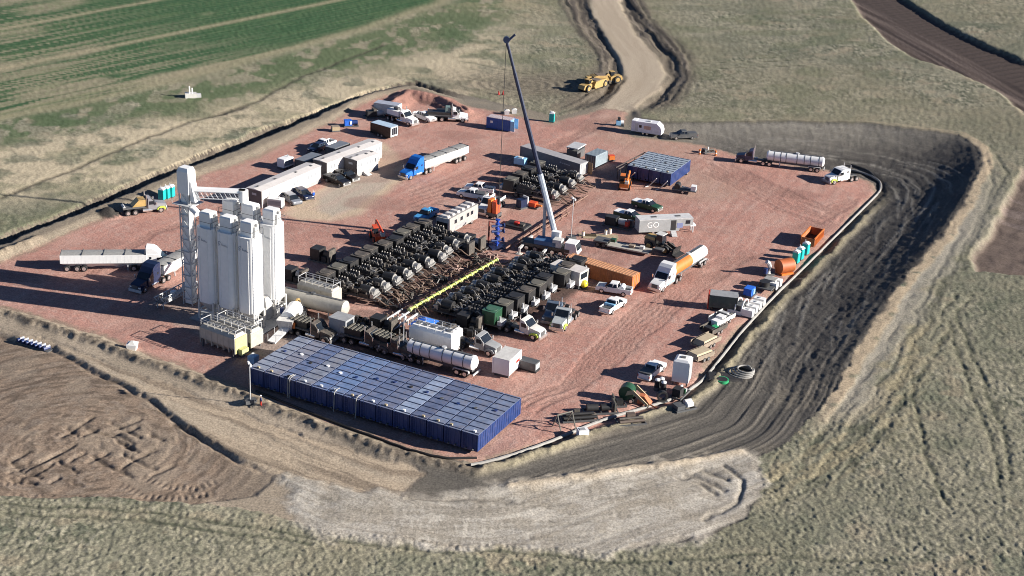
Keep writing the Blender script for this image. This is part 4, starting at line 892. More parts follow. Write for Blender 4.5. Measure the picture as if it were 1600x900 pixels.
for k in range(22):
    side=k%2; f=(k//2+.5)/11
    c=at(600+(772-600)*f,482-(482-398)*f)[:2] if side==0 else at(688+(812-688)*f,492-(492-418)*f)[:2]
    rn=random.Random(k+300); o=B()
    for j in range(9):
        x,y,a=rn.uniform(-1.8,1.8),rn.uniform(-1.2,1.2),rn.uniform(-.5,.5)+(math.pi/2 if j%3==0 else 0); l=rn.uniform(.6,1.6)
        o.hose([(x-l*math.cos(a),y-l*math.sin(a),.15),(x,y,rn.uniform(.3,1.1)),(x+l*math.cos(a),y+l*math.sin(a),.2)],rn.uniform(.06,.14),5)
    for j in range(4): o.cb(rn.uniform(-1.5,1.5),rn.uniform(-1,1),.35,rn.uniform(.3,.9),rn.uniform(.3,.7),.7)
    m=[DIRTY,mat('rust brown iron',(.17,.115,.085),.6,dust=.35),GUN,mat('pinkish dusty iron',(.30,.20,.17),.7,dust=.4)][rn.randrange(4)]
    q=o.out('iron_bundle',m,None,True)
    solo(q,'tangle of pipe fittings and hoses '+('between the left pump row and lime pipe' if side==0 else 'between the lime pipe and right pumps'),'pipe fittings',(c[0],c[1],0),YA+rn.uniform(-.4,.4),'pipe tangles '+('left' if side==0 else 'right')+' of the lime pipe')

for k,(px,py) in enumerate(((556,508),(575,515),(598,505),(620,520),(705,515),(730,525),(750,540),(712,545))):
    rn=random.Random(k+700); o=B(); c=spot(px,py)
    for j in range(11):
        x,y,a=rn.uniform(-2,2),rn.uniform(-1.3,1.3),rn.uniform(-1.5,1.5); l=rn.uniform(.6,1.5)
        o.hose([(x-l*math.cos(a),y-l*math.sin(a),.12),(x,y,rn.uniform(.3,1.3)),(x+l*math.cos(a),y+l*math.sin(a),.15)],rn.uniform(.06,.14),5)
    for j in range(5): o.cb(rn.uniform(-1.6,1.6),rn.uniform(-1.1,1.1),.55,rn.uniform(.4,1.1),rn.uniform(.4,.9),1.1)
    solo(o.out('hose_pile',[DIRTY,GUN,mat('rust brown iron',(.17,.115,.085),.6,dust=.35),BLACK][k%4],None,True),'dark heap of hoses and boxes '+('between the beige tank and the white hopper bin' if k<4 else 'below the right pump row behind the tanker'),'hose pile',c,rn.uniform(0,3),'dark hose piles '+('by the beige tank' if k<4 else 'behind the tanker'))
# ---------------------------------------------------------------- trucks and trailers
def off(p,rz,d,s=0): return (p[0]+d*math.cos(rz)-s*math.sin(rz),p[1]+d*math.sin(rz)+s*math.cos(rz),p[2])
gt='road tractors'
# far left: white rig and the navy rig at the elevator
p,rz,L=pose((230,393.7),(94.5,394.7),2.9); hopper_trailer(p,rz,L,'white hopper trailer with grey tarp standing left of the silos')
tractor(off(p,rz,L/2+4.9),rz,'white sleeper tractor coupled to the left hopper trailer',WHITE,group=gt)
rz=yawpx((211,459),(287,419)); f=at(211,459); p=(f[0],f[1],0)
tractor(p,rz,'dark navy sleeper tractor parked nose to camera beside the silos',NAVY,group=gt)
hopper_trailer(off(p,rz,-5.5-6.6),rz,12.6,'white hopper trailer behind the navy tractor, partly behind the elevator')
# yellow bed truck by the bank
p,rz,L=pose((256,328),(188,335.5)); L=8.6
t=thing('winch_truck','grey bed truck with yellow deck box parked against the bank','truck',off(p,rz,L/2),rz)
t2=tractor(t.location,rz,'x',mat('truck grey',(.22,.22,.24),.5),LIME,False)
for c in list(t2.children): c.parent=t
bpy.data.objects.remove(t2); B().fr((-7.9,-3.7,-1.2,1.2),1.25,(-7.9,-4.2,-1.2,1.2),1.5).out('deck',DGREY,t); B().fr((-6.2,-3.8,-1.0,1.0),1.5,(-5.0,-3.8,-1.0,1.0),2.7).out('deck_box',YELLOW,t); o=B(); o.cyl((-7.6,-.9,1.5),(-7.6,.9,1.5),.25,8); o.out('tail_roller',LGREY,t,True)
# blue rig
p,rz,L=pose((657,249.7),(725,226),2.9); hopper_trailer(p,rz,L,'white hopper trailer behind the bright blue tractor')
tractor(off(p,rz,L/2+5.3),rz,'bright blue sleeper tractor with white hopper trailer',TRUCKBLUE,group=gt)
# tank truck at the back right
p,rz,L=pose((1201,241),(1286,251.5),2.3)
tank_trailer(p,rz,L,'white tank trailer with dark bands on the back right edge of the pad',WHITE,1.05,2.1,[L*(k/9-.5) for k in (.6,2,3,4.2,6,6.9,8)],group='tank trailers')
tractor(off(p,rz,L/2+6.6),rz,'dark purple tractor pulling the white tank trailer at the back right',PURPLE,DGREY,False,group=gt)
f=at(1291,287); rz=yawpx((1291,287),(1345,278)); tractor((f[0],f[1],0),rz,'white sleeper tractor with lime fenders, alone at the right corner',WHITE,LIME,True,group=gt,fairing=False)
# orange tanker
p,rz,L=pose((1049,416),(1098,385.5),2.9)
tank_trailer(p,rz,L,'orange and white tank trailer behind the white tractor right of centre',WHITE,1.1,2.15,[],ORANGE,.52,group='tank trailers')
tractor(off(p,rz,L/2+5.6),rz,'white sleeper tractor hauling the orange and white tanker',WHITE,group=gt,stripe=LTBLUE)
# white tanker and bulker in front of the pumps
p,rz,L=pose((642,541),(741,568),2.0)
tank_trailer(p,rz,L,'white tank trailer with dark bands behind the front tank row',WHITE,1.1,2.1,[L*(k/8-.5) for k in (1,2.4,3.6,5.2,6.4,7.3)],group='tank trailers')
tractor(off(p,rz,L/2+5.0),rz,'dark dusty tractor coupled to the white tanker behind the front tanks',DIRTY,DGREY,False,group=gt)
def bulker(p,rz,L,label,skin,z1=3.6,open_top=False,W=1.3,end=None,group=None):
    t=thing('sand_bin',label,'sand bin',p,rz,group)
    b=B(); b.fr((-L/2+.5,L/2-.5,-.6,.6),.5,(-L/2,L/2,-W,W),1.4); b.box(-L/2,L/2,-W,W,1.402,z1-.5); b.fr((-L/2,L/2,-W,W),z1-.498,(-L/2+.3,L/2-.3,-W*.72,W*.72),z1); b.out('body',skin,t)
    f=B()
    for x in [(-L/2)+L*i/6 for i in range(7)]: f.box(x-.06,x+.06,-W-.04,W+.04,.6,z1-.5)
    f.out('body_ribs',skin,t)
    h=B()
    for i in range(int(L/1.3)): x=-L/2+.9+1.3*i; h.box(x-.4,x+.4,-.45,.45,z1+.01,z1+.12)
    h.out('top_hatch',DGREY,t)
    r=B()
    for y in (-W*.8,W*.8):
        r.cyl((-L/2,y,z1+.7),(L/2,y,z1+.7),.05,5); r.cyl((-L/2,y,z1+.35),(L/2,y,z1+.35),.035,5)
        for i in range(6): x=-L/2+L*i/5; r.cyl((x,y,z1-.3),(x,y,z1+.7),.05,5)
    for x in (-L/2,L/2): r.cyl((x,-W*.8,z1+.7),(x,W*.8,z1+.7),.05,5)
    r.out('guard_rail',LGREY,t)
    if end: e=B(); e.box(L/2+.01,L/2+.1,-W+.1,W-.1,.6,z1-.5); e.box(L/2+.1,L/2+.9,-.7,.7,.4,1.3); e.out('end_panel',end,t)
    g=B()
    for x in (-L/2+.4,L/2-.4):
        for y in (-W+.15,W-.15): g.box(x-.1,x+.1,y-.1,y+.1,0,1.4)
    g.out('leg',DGREY,t); return t
p,rz,L=pose((700,543),(650,529),1.5); bulker((p[0]+.3,p[1]+1.0,0),rz,7.2,'white hopper bin behind the white tank trailer',WHITE,3.7,W=1.25,group='sand bins')
p,rz,L=pose((374,531),(324,513),2.4); bulker(p,rz,6.8,'near grey sand bin with yellow end left of the front tanks',BEIGE,3.5,end=mat('pale yellow paint',(.50,.50,.22),.6,dust=.35),group='sand bins'); bulker(off(p,rz,.4,3.0),rz,6.8,'far grey sand bin of the pair beside the silo base',BEIGE,3.3,group='sand bins')
p,rz,L=pose((524,453),(474,439),3.2); bulker(p,rz,6.6,'beige sand bin with top rails behind the beige tank',BEIGE,3.6,group='sand bins')
p,rz,L=pose((535,482),(450,462),1.9); tank_trailer(p,rz,L+1,'dusty beige horizontal tank trailer right of the silos',BEIGE,1.25,2.0,[],group='tank trailers')
# blender with white drum at the silo foot
p=spot(458,507); t=thing('blender','white drum blender machine with orange fitting at the silo foot','blender',p,YA+math.pi/2+.3)
o=B(); o.cyl((-2.6,0,2.0),(1.2,0,2.2),1.25,16); o.cyl((1.2,0,2.2),(2.6,0,2.3),1.25,16,.5); o.out('drum',WHITE,t,True); B().box(-4,4,-1.1,1.1,.7,1.0).out('frame',DGREY,t); o=B(); o.fr((-3.9,-2.9,-1,1),1,(-4.2,-2.7,-1.3,1.3),2.4); o.out('hopper',OFFW,t); B().cb(-3.4,-1.3,1.6,.7,.4,.9).out('control_box',ORANGE,t)
o=B(); o.ring((2.2,2.3),.9,1.1,-.15,.15,14); o.out('yellow_hoop',YELLOW,t)
for x in (-3,-1.8,2.8):
    for y in (-.9,.9): wheel(t,x,y,.5,.3,True,DGREY)
o=B(); o.cyl((0,0,0),(0,0,.95),.32,12); solo(o.out('chemical_drum',BLUE,None,True),'blue drum lying on deck between silos and white blender','drum',(*at(441,489,1.5)[:2],1.45)); 
t=thing('flatbed_deck','grey flat equipment deck under the beige tank','deck',spot(458,484),YA); B().box(-2.2,2.2,-1.0,1.0,.5,1.4).out('deck',LGREY,t); B().box(-2.0,2.0,-.9,.9,.1,.5).out('skid',DGREY,t)
t=thing('loading_ramp','white steel ramp beside the blender in front of the silos','ramp',spot(440,527),YA+math.pi/2); B().prism([(-2.6,.1),(-2.6,.3),(2.6,1.6),(2.6,1.3)],-.7,.7).out('ramp',WHITE,t); o=B(); [o.cyl((x,y,1.0+.25*x),(x,y,2.0+.25*x),.05,5) for x in (-2.5,-.8,.8,2.5) for y in (-.7,.7)]; o.out('guard_rail',LGREY,t)
for i,(px,py) in enumerate(((414,497),(424,489))):
    t=thing('discharge_hopper',('left' if i==0 else 'right')+' pale cone hopper between the silo legs','hopper',spot(px,py),YA); B().fr((-.3,.3,-.3,.3),.6,(-1.2,1.2,-1.2,1.2),2.6).fr((-1.2,1.2,-1.2,1.2),2.6,(-.4,.4,-.4,.4),3.6).out('cone',OFFW,t); B().box(-.9,-.75,-.9,.9,0,2).box(.75,.9,-.9,.9,0,2).out('leg',LGREY,t)
o=B(); o.fr((-.6,.6,-.6,.6),.12,(-.6,.6,-.6,.6),1.2); o.fr((-.6,.6,-.6,.6),1.2,(-.3,.3,-.3,.3),1.4); t=thing('liquid_tote','pale blue liquid tote at the left end of front tanks','tote',spot(396,567),YA); o.out('body',mat('pale blue plastic',(.45,.60,.72),.4),t); o=B(); o.cyl((0,0,1.4),(0,0,1.55),.25,10); o.out('cap',WHITE,t,True); B().box(-.65,.65,-.65,.65,0,.12).out('pallet',DGREY,t)
# control cabin and dark blender trucks behind the tank row
def cabin(p,rz,L,W,H,label,wall,roof=None,group=None):
    t=thing('control_cabin',label,'cabin',p,rz,group); B().box(-L/2,L/2,-W,W,.7,H).out('wall',wall,t); B().box(-L/2-.08,L/2+.08,-W-.08,W+.08,H,H+.1).out('roof',roof or wall,t); B().box(L/2,L/2+.03,-W+.3,W-.3,1.7,H-.3).out('window',GLASS,t); B().box(-L/2+.2,L/2-.2,-W+.2,W-.2,0,.7).out('skid',DGREY,t)
    B().box(-.4,.4,-W-.03,-W,.8,H-.3).out('door',wall,t); return t
cabin(spot(534,527),YA,2.9,1.2,3.4,'dark grey control cabin behind the left front tanks',GREY)
for i,(a,b,lab) in enumerate((((590,544),(560,536),'dark service truck with slatted pale deck behind the blue front tanks'),((505,531),(478,523),'dark dusty mixing truck between the control cabin and white ramp'),((628,556),(606,548),'dark service truck just left of the white tanker'))):
    p,rz,L=pose(a,b); t=thing('service_truck',lab,'truck',off(p,rz,3.6),rz,'dark service trucks')
    t2=tractor(t.location,rz,'x',DIRTY,DGREY,False)
    for c in list(t2.children): c.parent=t
    bpy.data.objects.remove(t2)
    B().box(-7.8,-3.8,-1.2,1.2,1.25,1.45).out('deck',DGREY,t); B().box(-7.2,-4.4,-.9,.9,1.45,2.5).out('pump_unit',GUN,t); o=B(); [o.box(-7.4+.7*k,-7.1+.7*k,-1.1,1.1,2.5,2.62) for k in range(5)]; o.out('top_slats',OLIVE,t)
# canopy, small white tank, grey day cab, van body
t=thing('canopy_tent','bright blue pop up canopy behind the white hopper bin','canopy',spot(663,525),YA); B().fr((-1.8,1.8,-1.8,1.8),2.2,(-.1,.1,-.1,.1),3.2).out('canopy',TARPBLUE,t); o=B(); [o.cyl((x,y,0),(x,y,2.2),.05,5) for x in (-1.7,1.7) for y in (-1.7,1.7)]; o.out('frame',LGREY,t)
t=thing('vertical_tank','small white round tank right of the white hopper bin','tank',spot(715,533)); o=B(); o.cyl((0,0,.5),(0,0,2.0),.75,14); o.cyl((0,0,2.0),(0,0,2.3),.75,14,.2); o.out('tank',WHITE,t,True); B().box(-.8,.8,-.8,.8,.1,.5).out('skid',DGREY,t)
def rig(front,rear,label,paint,fender=None,sleeper=False):
    p,rz,L=pose(front,rear); return tractor(off(p,rz,L/2),rz,label,paint,fender,sleeper,group=gt)
rig((779,556),(742,545),'grey day cab tractor nose towards the white van box',mat('mid grey paint',(.26,.27,.28),.5),None)
rig((848,531),(812,520),'white day cab tractor with lime fenders, nose to the right',OFFW,LIME)
rig((869,519),(896,489),'pale grey flat faced tractor with lime side parked behind the pump row',mat('pale grey paint',(.42,.45,.46),.5),LIME)
rig((856,509),(880,480),'dark blue grey tractor with round white tank behind it',mat('blue grey paint',(.10,.14,.20),.5),None)
p,rz,L=pose((794.,555.),(783.5,563.),2.7); p,rz,L=pose((801.5,546.5),(783.5,563),2.7)
t=container(p,rz,max(L,4.2),'white box van body standing right of the white tanker',WHITE,OFFW,WHITE,1.3,3.0,.5,False,'van_body','van body'); B().box(-1.0,-.2,-1.33,-1.3,.7,2.5).out('side_door',OFFW,t); B().box(.4,1.6,-1.33,-1.3,1.5,1.9).out('red_sign',RED,t); o=B(); o.box(-1.8,-1.5,-1.1,1.1,0,.5); o.box(1.5,1.8,-1.1,1.1,0,.5); o.out('skid',DGREY,t)
t=thing('generator_box','black generator box beside the white van body','generator',spot(826,577),YA); B().box(-1.4,1.4,-.8,.8,.3,1.5).out('casing',DGREY,t); B().box(-1.5,1.5,-.7,.7,0,.3).out('skid',BLACK,t); B().box(1.4,1.43,-.6,.6,.5,1.3).out('louvre',LGREY,t)
# ---------------------------------------------------------------- offices and cars
def office(front,rear,label,W=1.75,dark=False):
    p,rz,L=pose(front,rear,3.5); t=thing('office_trailer',label,'office trailer',p,rz,'cream office trailers')
    B().box(-L/2,L/2,-W,W,.75,3.35).out('wall',CREAM,t); r=B(); r.loft([[(-L/2-.1,-W-.1,3.35),(-L/2-.1,W+.1,3.35),(-L/2-.1,0,3.55)],[(L/2+.1,-W-.1,3.35),(L/2+.1,W+.1,3.35),(L/2+.1,0,3.55)]]); r.out('roof',mat('pale membrane roof',(.62,.59,.57),.7,var=.08),t)
    B().box(-L/2+.02,L/2-.02,-W+.02,W-.02,.05,.75).out('skirting',mat('grey skirting',(.33,.32,.32),.8),t)
    B().box(-L/2-.02,-L/2,-W+.02,W-.02,.76,3.33).out('end_wall',mat('brown end cladding',(.13,.115,.11),.7),t); B().box(-L/2-.05,-L/2-.021,-.5,.5,2.3,2.7).out('end_vent',LGREY,t)
    for q in (-.40,.06,.30,.42):
        for d in (-.45,.45):
            x=q*L+d; w=B(); w.box(x-.32,x+.32,-W-.05,-W+.01,1.75,2.75); wo=w.out('window',WHITE,t); B().box(x-.24,x+.24,-W-.065,-W-.051,1.85,2.65).out('pane',mat('window glass pale',(.30,.32,.34),.1),wo)
    d=B().box(-.14*L-.45,-.14*L+.45,-W-.06,-W+.01,.8,2.9).out('door',WHITE,t); s=B(); [s.box(-.14*L-.6,-.14*L+.6,-W-.3*(k+1)-.05,-W-.3*k-.05,.05,.75-.18*k) for k in range(4)]; s.out('steps',LGREY,t)
    for q in (-.42,-.14,.16,.42): B().cb(q*L,.3 if q<0 else -.4,3.52,.5,.5,.14).out('roof_vent',DGREY,t)
    a=B().box(L/2,L/2+.5,-.6,.6,1.4,2.6).out('air_conditioner',LGREY,t); return t
# front of each office = right hand end, near side = -y in its own frame
office((490,255.5),(397,295),'long cream office trailer nearest the silos, dark left end')
office((586.5,218.6),(500,250.5),'long cream office trailer at the back, behind the short one')
o=office((581,235.6),(548,247.3),'short cream office trailer joined to the front of the back one',1.7)
def dark_trailer(a,b,z,label,W,roofm,wall):
    p,rz,L=pose(a,b,z); t=container(p,rz,L,label,wall,roofm,None,W,z,.6,False,'enclosed_trailer','trailer',1,'dark enclosed trailers')
    for x in (-.5,.5):
        for y in (-W+.05,W-.05): wheel(t,x,y,.36,.22)
    B().prism([(L/2,.6),(L/2+1.1,.55),(L/2+1.1,.65),(L/2,.7)],-.1,.1).out('tongue',DGREY,t); return t
dark_trailer((495,239.3),(469,250.5),2.5,'dark enclosed trailer with slate roof behind the nearest office',1.25,mat('slate roof',(.16,.18,.21),.5),DGREY)
dark_trailer((539,221.5),(516,230.5),2.4,'dark enclosed trailer with ribbed roof behind the back office',1.2,mat('slate roof',(.16,.18,.21),.5),DGREY)
def genset(p,rz,label,L=2.8,W=.8,H=1.9,wall=OFFW):
    t=thing('generator',label,'generator',p,rz,'pale generator sets'); B().box(-L/2,L/2,-W,W,.45,H).out('casing',wall,t); B().box(-L/2+.1,L/2-.1,-W-.02,-W,.8,H-.3).out('louvre',GREY,t); B().box(-L/2-.1,L/2+.1,-W+.1,W-.1,.2,.45).out('skid',DGREY,t); o=B(); o.cyl((L/4,0,H),(L/4,0,H+.5),.09,8); o.out('exhaust_pipe',LGREY,t,True)
    for y in (-.75,.75): wheel(t,-.2,y,.3,.2)
    B().box(-L/2+.05,L/2-.05,-W+.05,W-.05,H,H+.05).out('roof',WHITE,t); return t
genset(spot(431,325),yawpx((443,328),(421,325)),'pale generator set parked left of the grey car')
genset(spot(446,262),yawpx((456,257),(437,264)),'white generator set behind the nearest office trailer',2.8,.9,2.1,WHITE)
def car(fn,a,b,*k,**kw):
    p,rz,L=pose(a,b); return fn(p,rz,*k,**kw)
car(suv,(466.5,323),(445.5,310),'silver grey car parked beside the pale generator',mat('silver car paint',(.30,.32,.36),.3,.3,dust=.1))
car(suv,(485.5,315.5),(463,302),'black car parked left of the person at the nearest office',NAVY)
pg='pickups parked on the pad'
car(pickup,(542,293),(510,281),'black covered pickup, nearer of two by the short office',mat('black paint',(.012,.012,.014),.25,dust=.08),None,DGREY,group=pg)
car(pickup,(557,286.5),(526,273.5),'black covered pickup, farther of two by the short office',mat('black paint',(.012,.012,.014),.25,dust=.08),None,DGREY,group=pg)
car(pickup,(497,234),(514,228.5),'white pickup half hidden behind the dark roofed trailers',WHITE,group=pg)
car(suv,(486,240),(507,231.5),'dark car between the two dark enclosed trailers',NAVY)
person(spot(490,312.5),2.,'person in blue top standing by the black car',TARPBLUE,NAVY)
person(spot(407.5,636),.5,'person in red and blue beside the light mast left of tanks',BLUE,RED)
car(pickup,(733,298),(766,303),'white pickup, farther of the pair behind the motor coach',WHITE,group=pg)
car(pickup,(721,306.5),(756,313),'white pickup, nearer of the pair behind the motor coach',WHITE,'rack',group=pg)
car(pickup,(651,350),(681,333.5),'light blue pickup parked left of the grey motor coach',mat('pickup blue',(.07,.30,.60),.3,dust=.1),group=pg)
car(pickup,(934,453.5),(985,462),'white pickup with round bed tank by the orange container',WHITE,'tank',group=pg)
car(pickup,(973,473),(941,494.5),'white pickup with tool boxes facing away, right of the pumps',WHITE,'box',group=pg)
car(pickup,(1033,573),(1003,599),'white pickup beside the tall white cabinet at the front right',WHITE,'rack',group=pg)
car(pickup,(1036,334),(985,319.5),'dark green and white pickup behind the grey gooseneck trailer',GREEN,None,WHITE,group=pg,top=WHITE)
car(pickup,(1006,350),(960,337),'dark green pickup with white bed cover left of the GO trailer',GREEN,None,WHITE,group=pg,top=WHITE)
car(pickup,(675,192),(650,183),'white pickup among the trucks at the back left corner',WHITE,group=pg)
car(pickup,(1053,217),(1082,216.5),'dark grey pickup in front of the white caravan',DGREY,'rack',group=pg)
# toilets
for i,(px,py,l) in enumerate(((253.5,311.5,'left'),(260.5,309.3,'middle'),(267.5,307,'right'))): toilet(spot(px,py),YA+.2,f'teal portable toilet, {l} of the three on the left side')
for px,py,l in ((1243,410,'nearest of the three by the right edge ditch'),(1249.5,404.5,'middle of the three by the right edge ditch'),(1258,396.5,'farthest of the three, beside the orange dumpster')): toilet(spot(px,py),-.6,f'teal portable toilet, {l}')
toilet(spot(862,190.5),-.2,'lone teal portable toilet at the back beside the road entrance')
# ---------------------------------------------------------------- back corner
p,rz,L=pose((624,163.3),(588,158),3.0); t=container(p,rz,L,'white box trailer with grey roof at the back left corner',OFFW,mat('grey blue roof',(.35,.38,.45),.5),WHITE,1.25,3.0,.7,False,'box_trailer','trailer')
for x in (-1.5,-.4):
    for y in (-1.1,1.1): wheel(t,x,y,.42,.25)
p,rz,L=pose((616,197.5),(585.5,189),2.7); t=container(p,rz,L,'black enclosed trailer with pale blue roof at the back left',mat('black paint',(.012,.012,.014),.25,dust=.08),mat('pale blue roof',(.42,.55,.68),.5),WHITE,1.25,2.7,.4,False,'enclosed_trailer','trailer',1,'dark enclosed trailers'); B().box(L/2+.07,L/2+.1,-.9,.9,.9,2.4).out('window',GLASS,t)
for x in (-.6,.4):
    for y in (-1.2,1.2): wheel(t,x,y,.36,.22)
def worktruck(a,b,label,paint,bed,body,gap=7.8):
    p,rz,L=pose(a,b); q=off(p,rz,L/2); t=thing('work_truck',label,'truck',q,rz,'work trucks'); t2=tractor(q,rz,'x',paint,None,False)
    for c in list(t2.children): c.parent=t
    bpy.data.objects.remove(t2); B().box(-gap,-3.7,-1.2,1.2,1.25,1.5).out('deck',DGREY,t); body(t,gap); return t
worktruck((649,197.5),(614,187),'white work truck with boxes nose right at the back left',WHITE,1,lambda t,g:(B().box(-g+.3,-4,-1.15,1.15,1.5,2.6).out('service_body',WHITE,t),B().cb(-5.5,0,2.9,1.2,.8,.6).out('deck_box',DGREY,t)))
worktruck((731,189.5),(696,188),'dark long truck with white cab right of the red spoil heap',WHITE,1,lambda t,g:(B().box(-g,-3.9,-1.1,1.1,1.5,2.1).out('deck_load',GUN,t),B().box(-5,-4,-.9,.9,2.1,3.2).out('crane_cab',mat('grey green paint',(.16,.24,.23),.6),t)),9)
def skid(p,rz,label,L,W,parts,cat='equipment skid',name='equipment_skid',group=None):
    """open frame with named blocks: (name, material, x0,x1,y0,y1,z0,z1) or a drum ('drum', m, x0,x1,y,z,r)"""
    t=thing(name,label,cat,p,rz,group); o=B(); o.box(-L/2,L/2,-W/2,-W/2+.16,.05,.3); o.box(-L/2,L/2,W/2-.16,W/2,.05,.3); [o.box(-L/2+L*k/4-.08,-L/2+L*k/4+.08,-W/2+.165,W/2-.165,.06,.28) for k in (0.1,2,3.9)]; o.out('skid_frame',DGREY,t)
    for q in parts:
        if len(q)==8: B().box(*q[2:]).out(q[0],q[1],t)
        else: o=B(); o.cyl((q[2],q[4],q[5]),(q[3],q[4],q[5]),q[6],14); o.out(q[0],q[1],t,True)
    return t
skid(spot(585,183),.4,'dark pump skid with drums behind the black enclosed trailer',4.5,2.2,[('engine',GUN,-1.8,.2,-.8,.8,.3,1.6),('drum',LGREY,.5,2.0,0,.9,.6),('tank',DIRTY,-.4,.3,-.9,.9,1.61,2.0)])
skid(spot(601,181),.2,'red capped equipment skid in front of the white box trailer',3.2,1.8,[('casing',OFFW,-1.4,0,-.7,.7,.3,1.4),('cover',RED,.1,1.5,-.75,.75,.3,1.5)])
skid(spot(548,197),.3,'bright blue pump skid against the bank at the back left',3.2,1.8,[('cover',TARPBLUE,-1.4,.2,-.7,.7,.3,1.4),('drum',BLUE,.3,1.5,.2,.8,.5),('panel',WHITE,-.3,.1,-.8,-.71,.6,1.3)])
skid(spot(524,205),.4,'small tan crate skid beside the bank left of trailers',1.8,1.4,[('crate',TAN,-.8,.8,-.6,.6,.3,1.1),('lid',WOOD,-.85,.85,-.65,.65,1.101,1.2)])
skid(spot(666,181),.1,'dark pipe rack skid under the red spoil heap',6,2,[('pipe',GUN,-2.9,2.9,-.5,.6,.25),('pipe',DIRTY,-2.9,2.9,.1,.6,.25),('pipe',GUN,-2.9,2.9,.6,.6,.2),('rack',LGREY,.4,.6,-.9,.9,.3,1.5)])
skid(spot(700,184),.05,'dark machine skid left of the white cab truck',6,2.2,[('engine',GUN,-2.6,-.4,-.9,.9,.3,1.9),('hose_drum',DIRTY,-.2,1.2,0,1.0,.7),('panel',BLACK,1.3,2.7,-.8,.8,.3,1.5)])
p,rz,L=pose((799.5,186),(765.5,180.3),2.6); t=container(p,rz,max(L,5.5),'blue shipping container with open end doors near the road entrance',mat('container blue',(.02,.09,.34),.5),mat('faded pink grey roof',(.42,.36,.38),.6),LTBLUE)
B().box(L/2+.1,L/2+1.2,-1.25,-1.18,.2,2.45).out('open_door',LTBLUE,t); B().box(L/2+.1,L/2+1.1,1.18,1.25,.2,2.45).out('open_door',LTBLUE,t); B().box(-1.9,-1.3,-1.27,-1.255,1.4,1.9).out('sign',WHITE,t)
for px,py,l in ((792,178.5,'left'),(803.5,177,'right')):
    t=thing('bulk_bag',f'white bulk bag, {l} of two behind the blue container','bag',spot(px,py)); B().fr((-.5,.5,-.5,.5),0,(-.6,.6,-.6,.6),.9).out('bag',WHITE,t); B().fr((-.55,.55,-.55,.55),.9,(-.2,.2,-.2,.2),1.15).out('neck',OFFW,t)
p,rz,L=pose((1032,213),(991,206.5)); L=6.9
t=thing('caravan','white travel trailer with an orange panel at the back edge','caravan',p,rz)
B().prism([(-L/2,.6),(-L/2,2.9),(L/2-1.2,3.0),(L/2-.3,2.3),(L/2,1.4),(L/2-.1,.6)],-1.2,1.2).out('body',mat('caravan white',(.70,.70,.74),.4,dust=.08),t); B().box(-L/2-.02,-L/2+1,-1.1,1.1,2.92,2.98).out('roof_panel',WHITE,t); B().box(-.6,1.0,-1.23,-1.2,1.4,2.2).out('side_panel',mat('faded orange panel',(.58,.36,.28),.6),t); B().box(-2.6,-1.9,-1.23,-1.2,.8,2.5).out('door',OFFW,t); B().box(-1.7,-1.1,-1.23,-1.2,1.6,2.2).out('window',GLASS,t); B().cb(.2,0,3.02,.8,.6,.22).out('roof_vent',LGREY,t)
for x in (-.7,.2):
    for y in (-1.05,1.05): wheel(t,x,y,.36,.22)
B().box(L/2-.1,L/2+1.3,-.08,.08,.5,.6).out('tongue',DGREY,t)
for i,(px,py,l) in enumerate(((1093,241,'left'),(1118,243,'right'))):
    t=thing('traffic_drum',f'orange and white marker post, {l} of the pair at the back edge','marker',spot(px,py),0,'orange marker posts'); o=B(); o.cyl((0,0,.05),(0,0,1.1),.26,10,.2); o.out('drum',ORANGE,t,True); o=B(); o.cyl((0,0,.45),(0,0,.65),.25,10); o.out('white_band',WHITE,t,True)
skid(spot(1106,238),.5,'low frame of dark pipes between the two marker posts',3,1.6,[('pipe',DIRTY,-1.4,1.4,0,.5,.2),('post',WHITE,-.1,.1,-.1,.1,.3,1.2),('block',DGREY,-1.2,-.6,-.6,.6,.3,.9)])
skid(spot(968,197),0,'small blue and white pump skid beside the caravan',2,1.4,[('pump',LTBLUE,-.8,.2,-.5,.5,.3,1.3),('drum',WHITE,.2,.9,0,.9,.45),('motor',BLACK,-.5,.1,-.4,.4,1.301,2.0)])
# grey containers by the idle pumps
p,rz,L=pose((912.5,254),(820,226),2.95); t=container(p,rz,L,'very long dark grey container behind the idle pumps',mat('slate container',(.14,.15,.17),.55),mat('container roof grey',(.36,.35,.36),.6),LGREY,1.3,2.95,.3,False); B().box(L/2+.06,L/2+1.25,1.25,1.32,.4,2.8).out('open_door',mat('brown ply',(.20,.13,.08),.8),t); o=B(); [o.box(L*.17+.55*k,L*.17+.38+.55*k,-1.33,-1.305,1.9,2.1+.12*(k==0)) for k in range(5)]; o.out('wall_marking',LGREY,t)
p,rz,L=pose((908,234),(892,231.2),2.5); t=thing('open_shelter','small dark container with light grey overhanging roof, open front','shelter',spot(899,245.5),YA+math.pi/2); B().box(-1.9,1.9,-1.2,1.2,.1,1.9).out('wall',DGREY,t); B().fr((-2.1,2.1,-1.4,1.4),2.45,(-2.1,2.1,-1.3,1.3),2.6).out('roof',LGREY,t); o=B(); [o.box(x-.06,x+.06,y-.06,y+.06,1.9,2.45) for x in (-1.8,1.8) for y in (-1.1,1.1)]; o.out('post',DGREY,t)
p,rz,L=pose((941.5,233.6),(923,242),2.6); container(p,rz,max(L,4.6),'small pale blue grey container right of the long dark one',mat('blue grey steel',(.26,.32,.36),.5),None,DGREY,1.22,2.6,.15,True,'shipping_container','container',-1)
skid(spot(955,251),.3,'small orange crate behind the pale blue grey container',1.4,1.2,[('crate',ORANGE,-.6,.6,-.5,.5,.3,1.1),('lid',REDOR,-.6,.6,-.5,.5,1.102,1.2)])
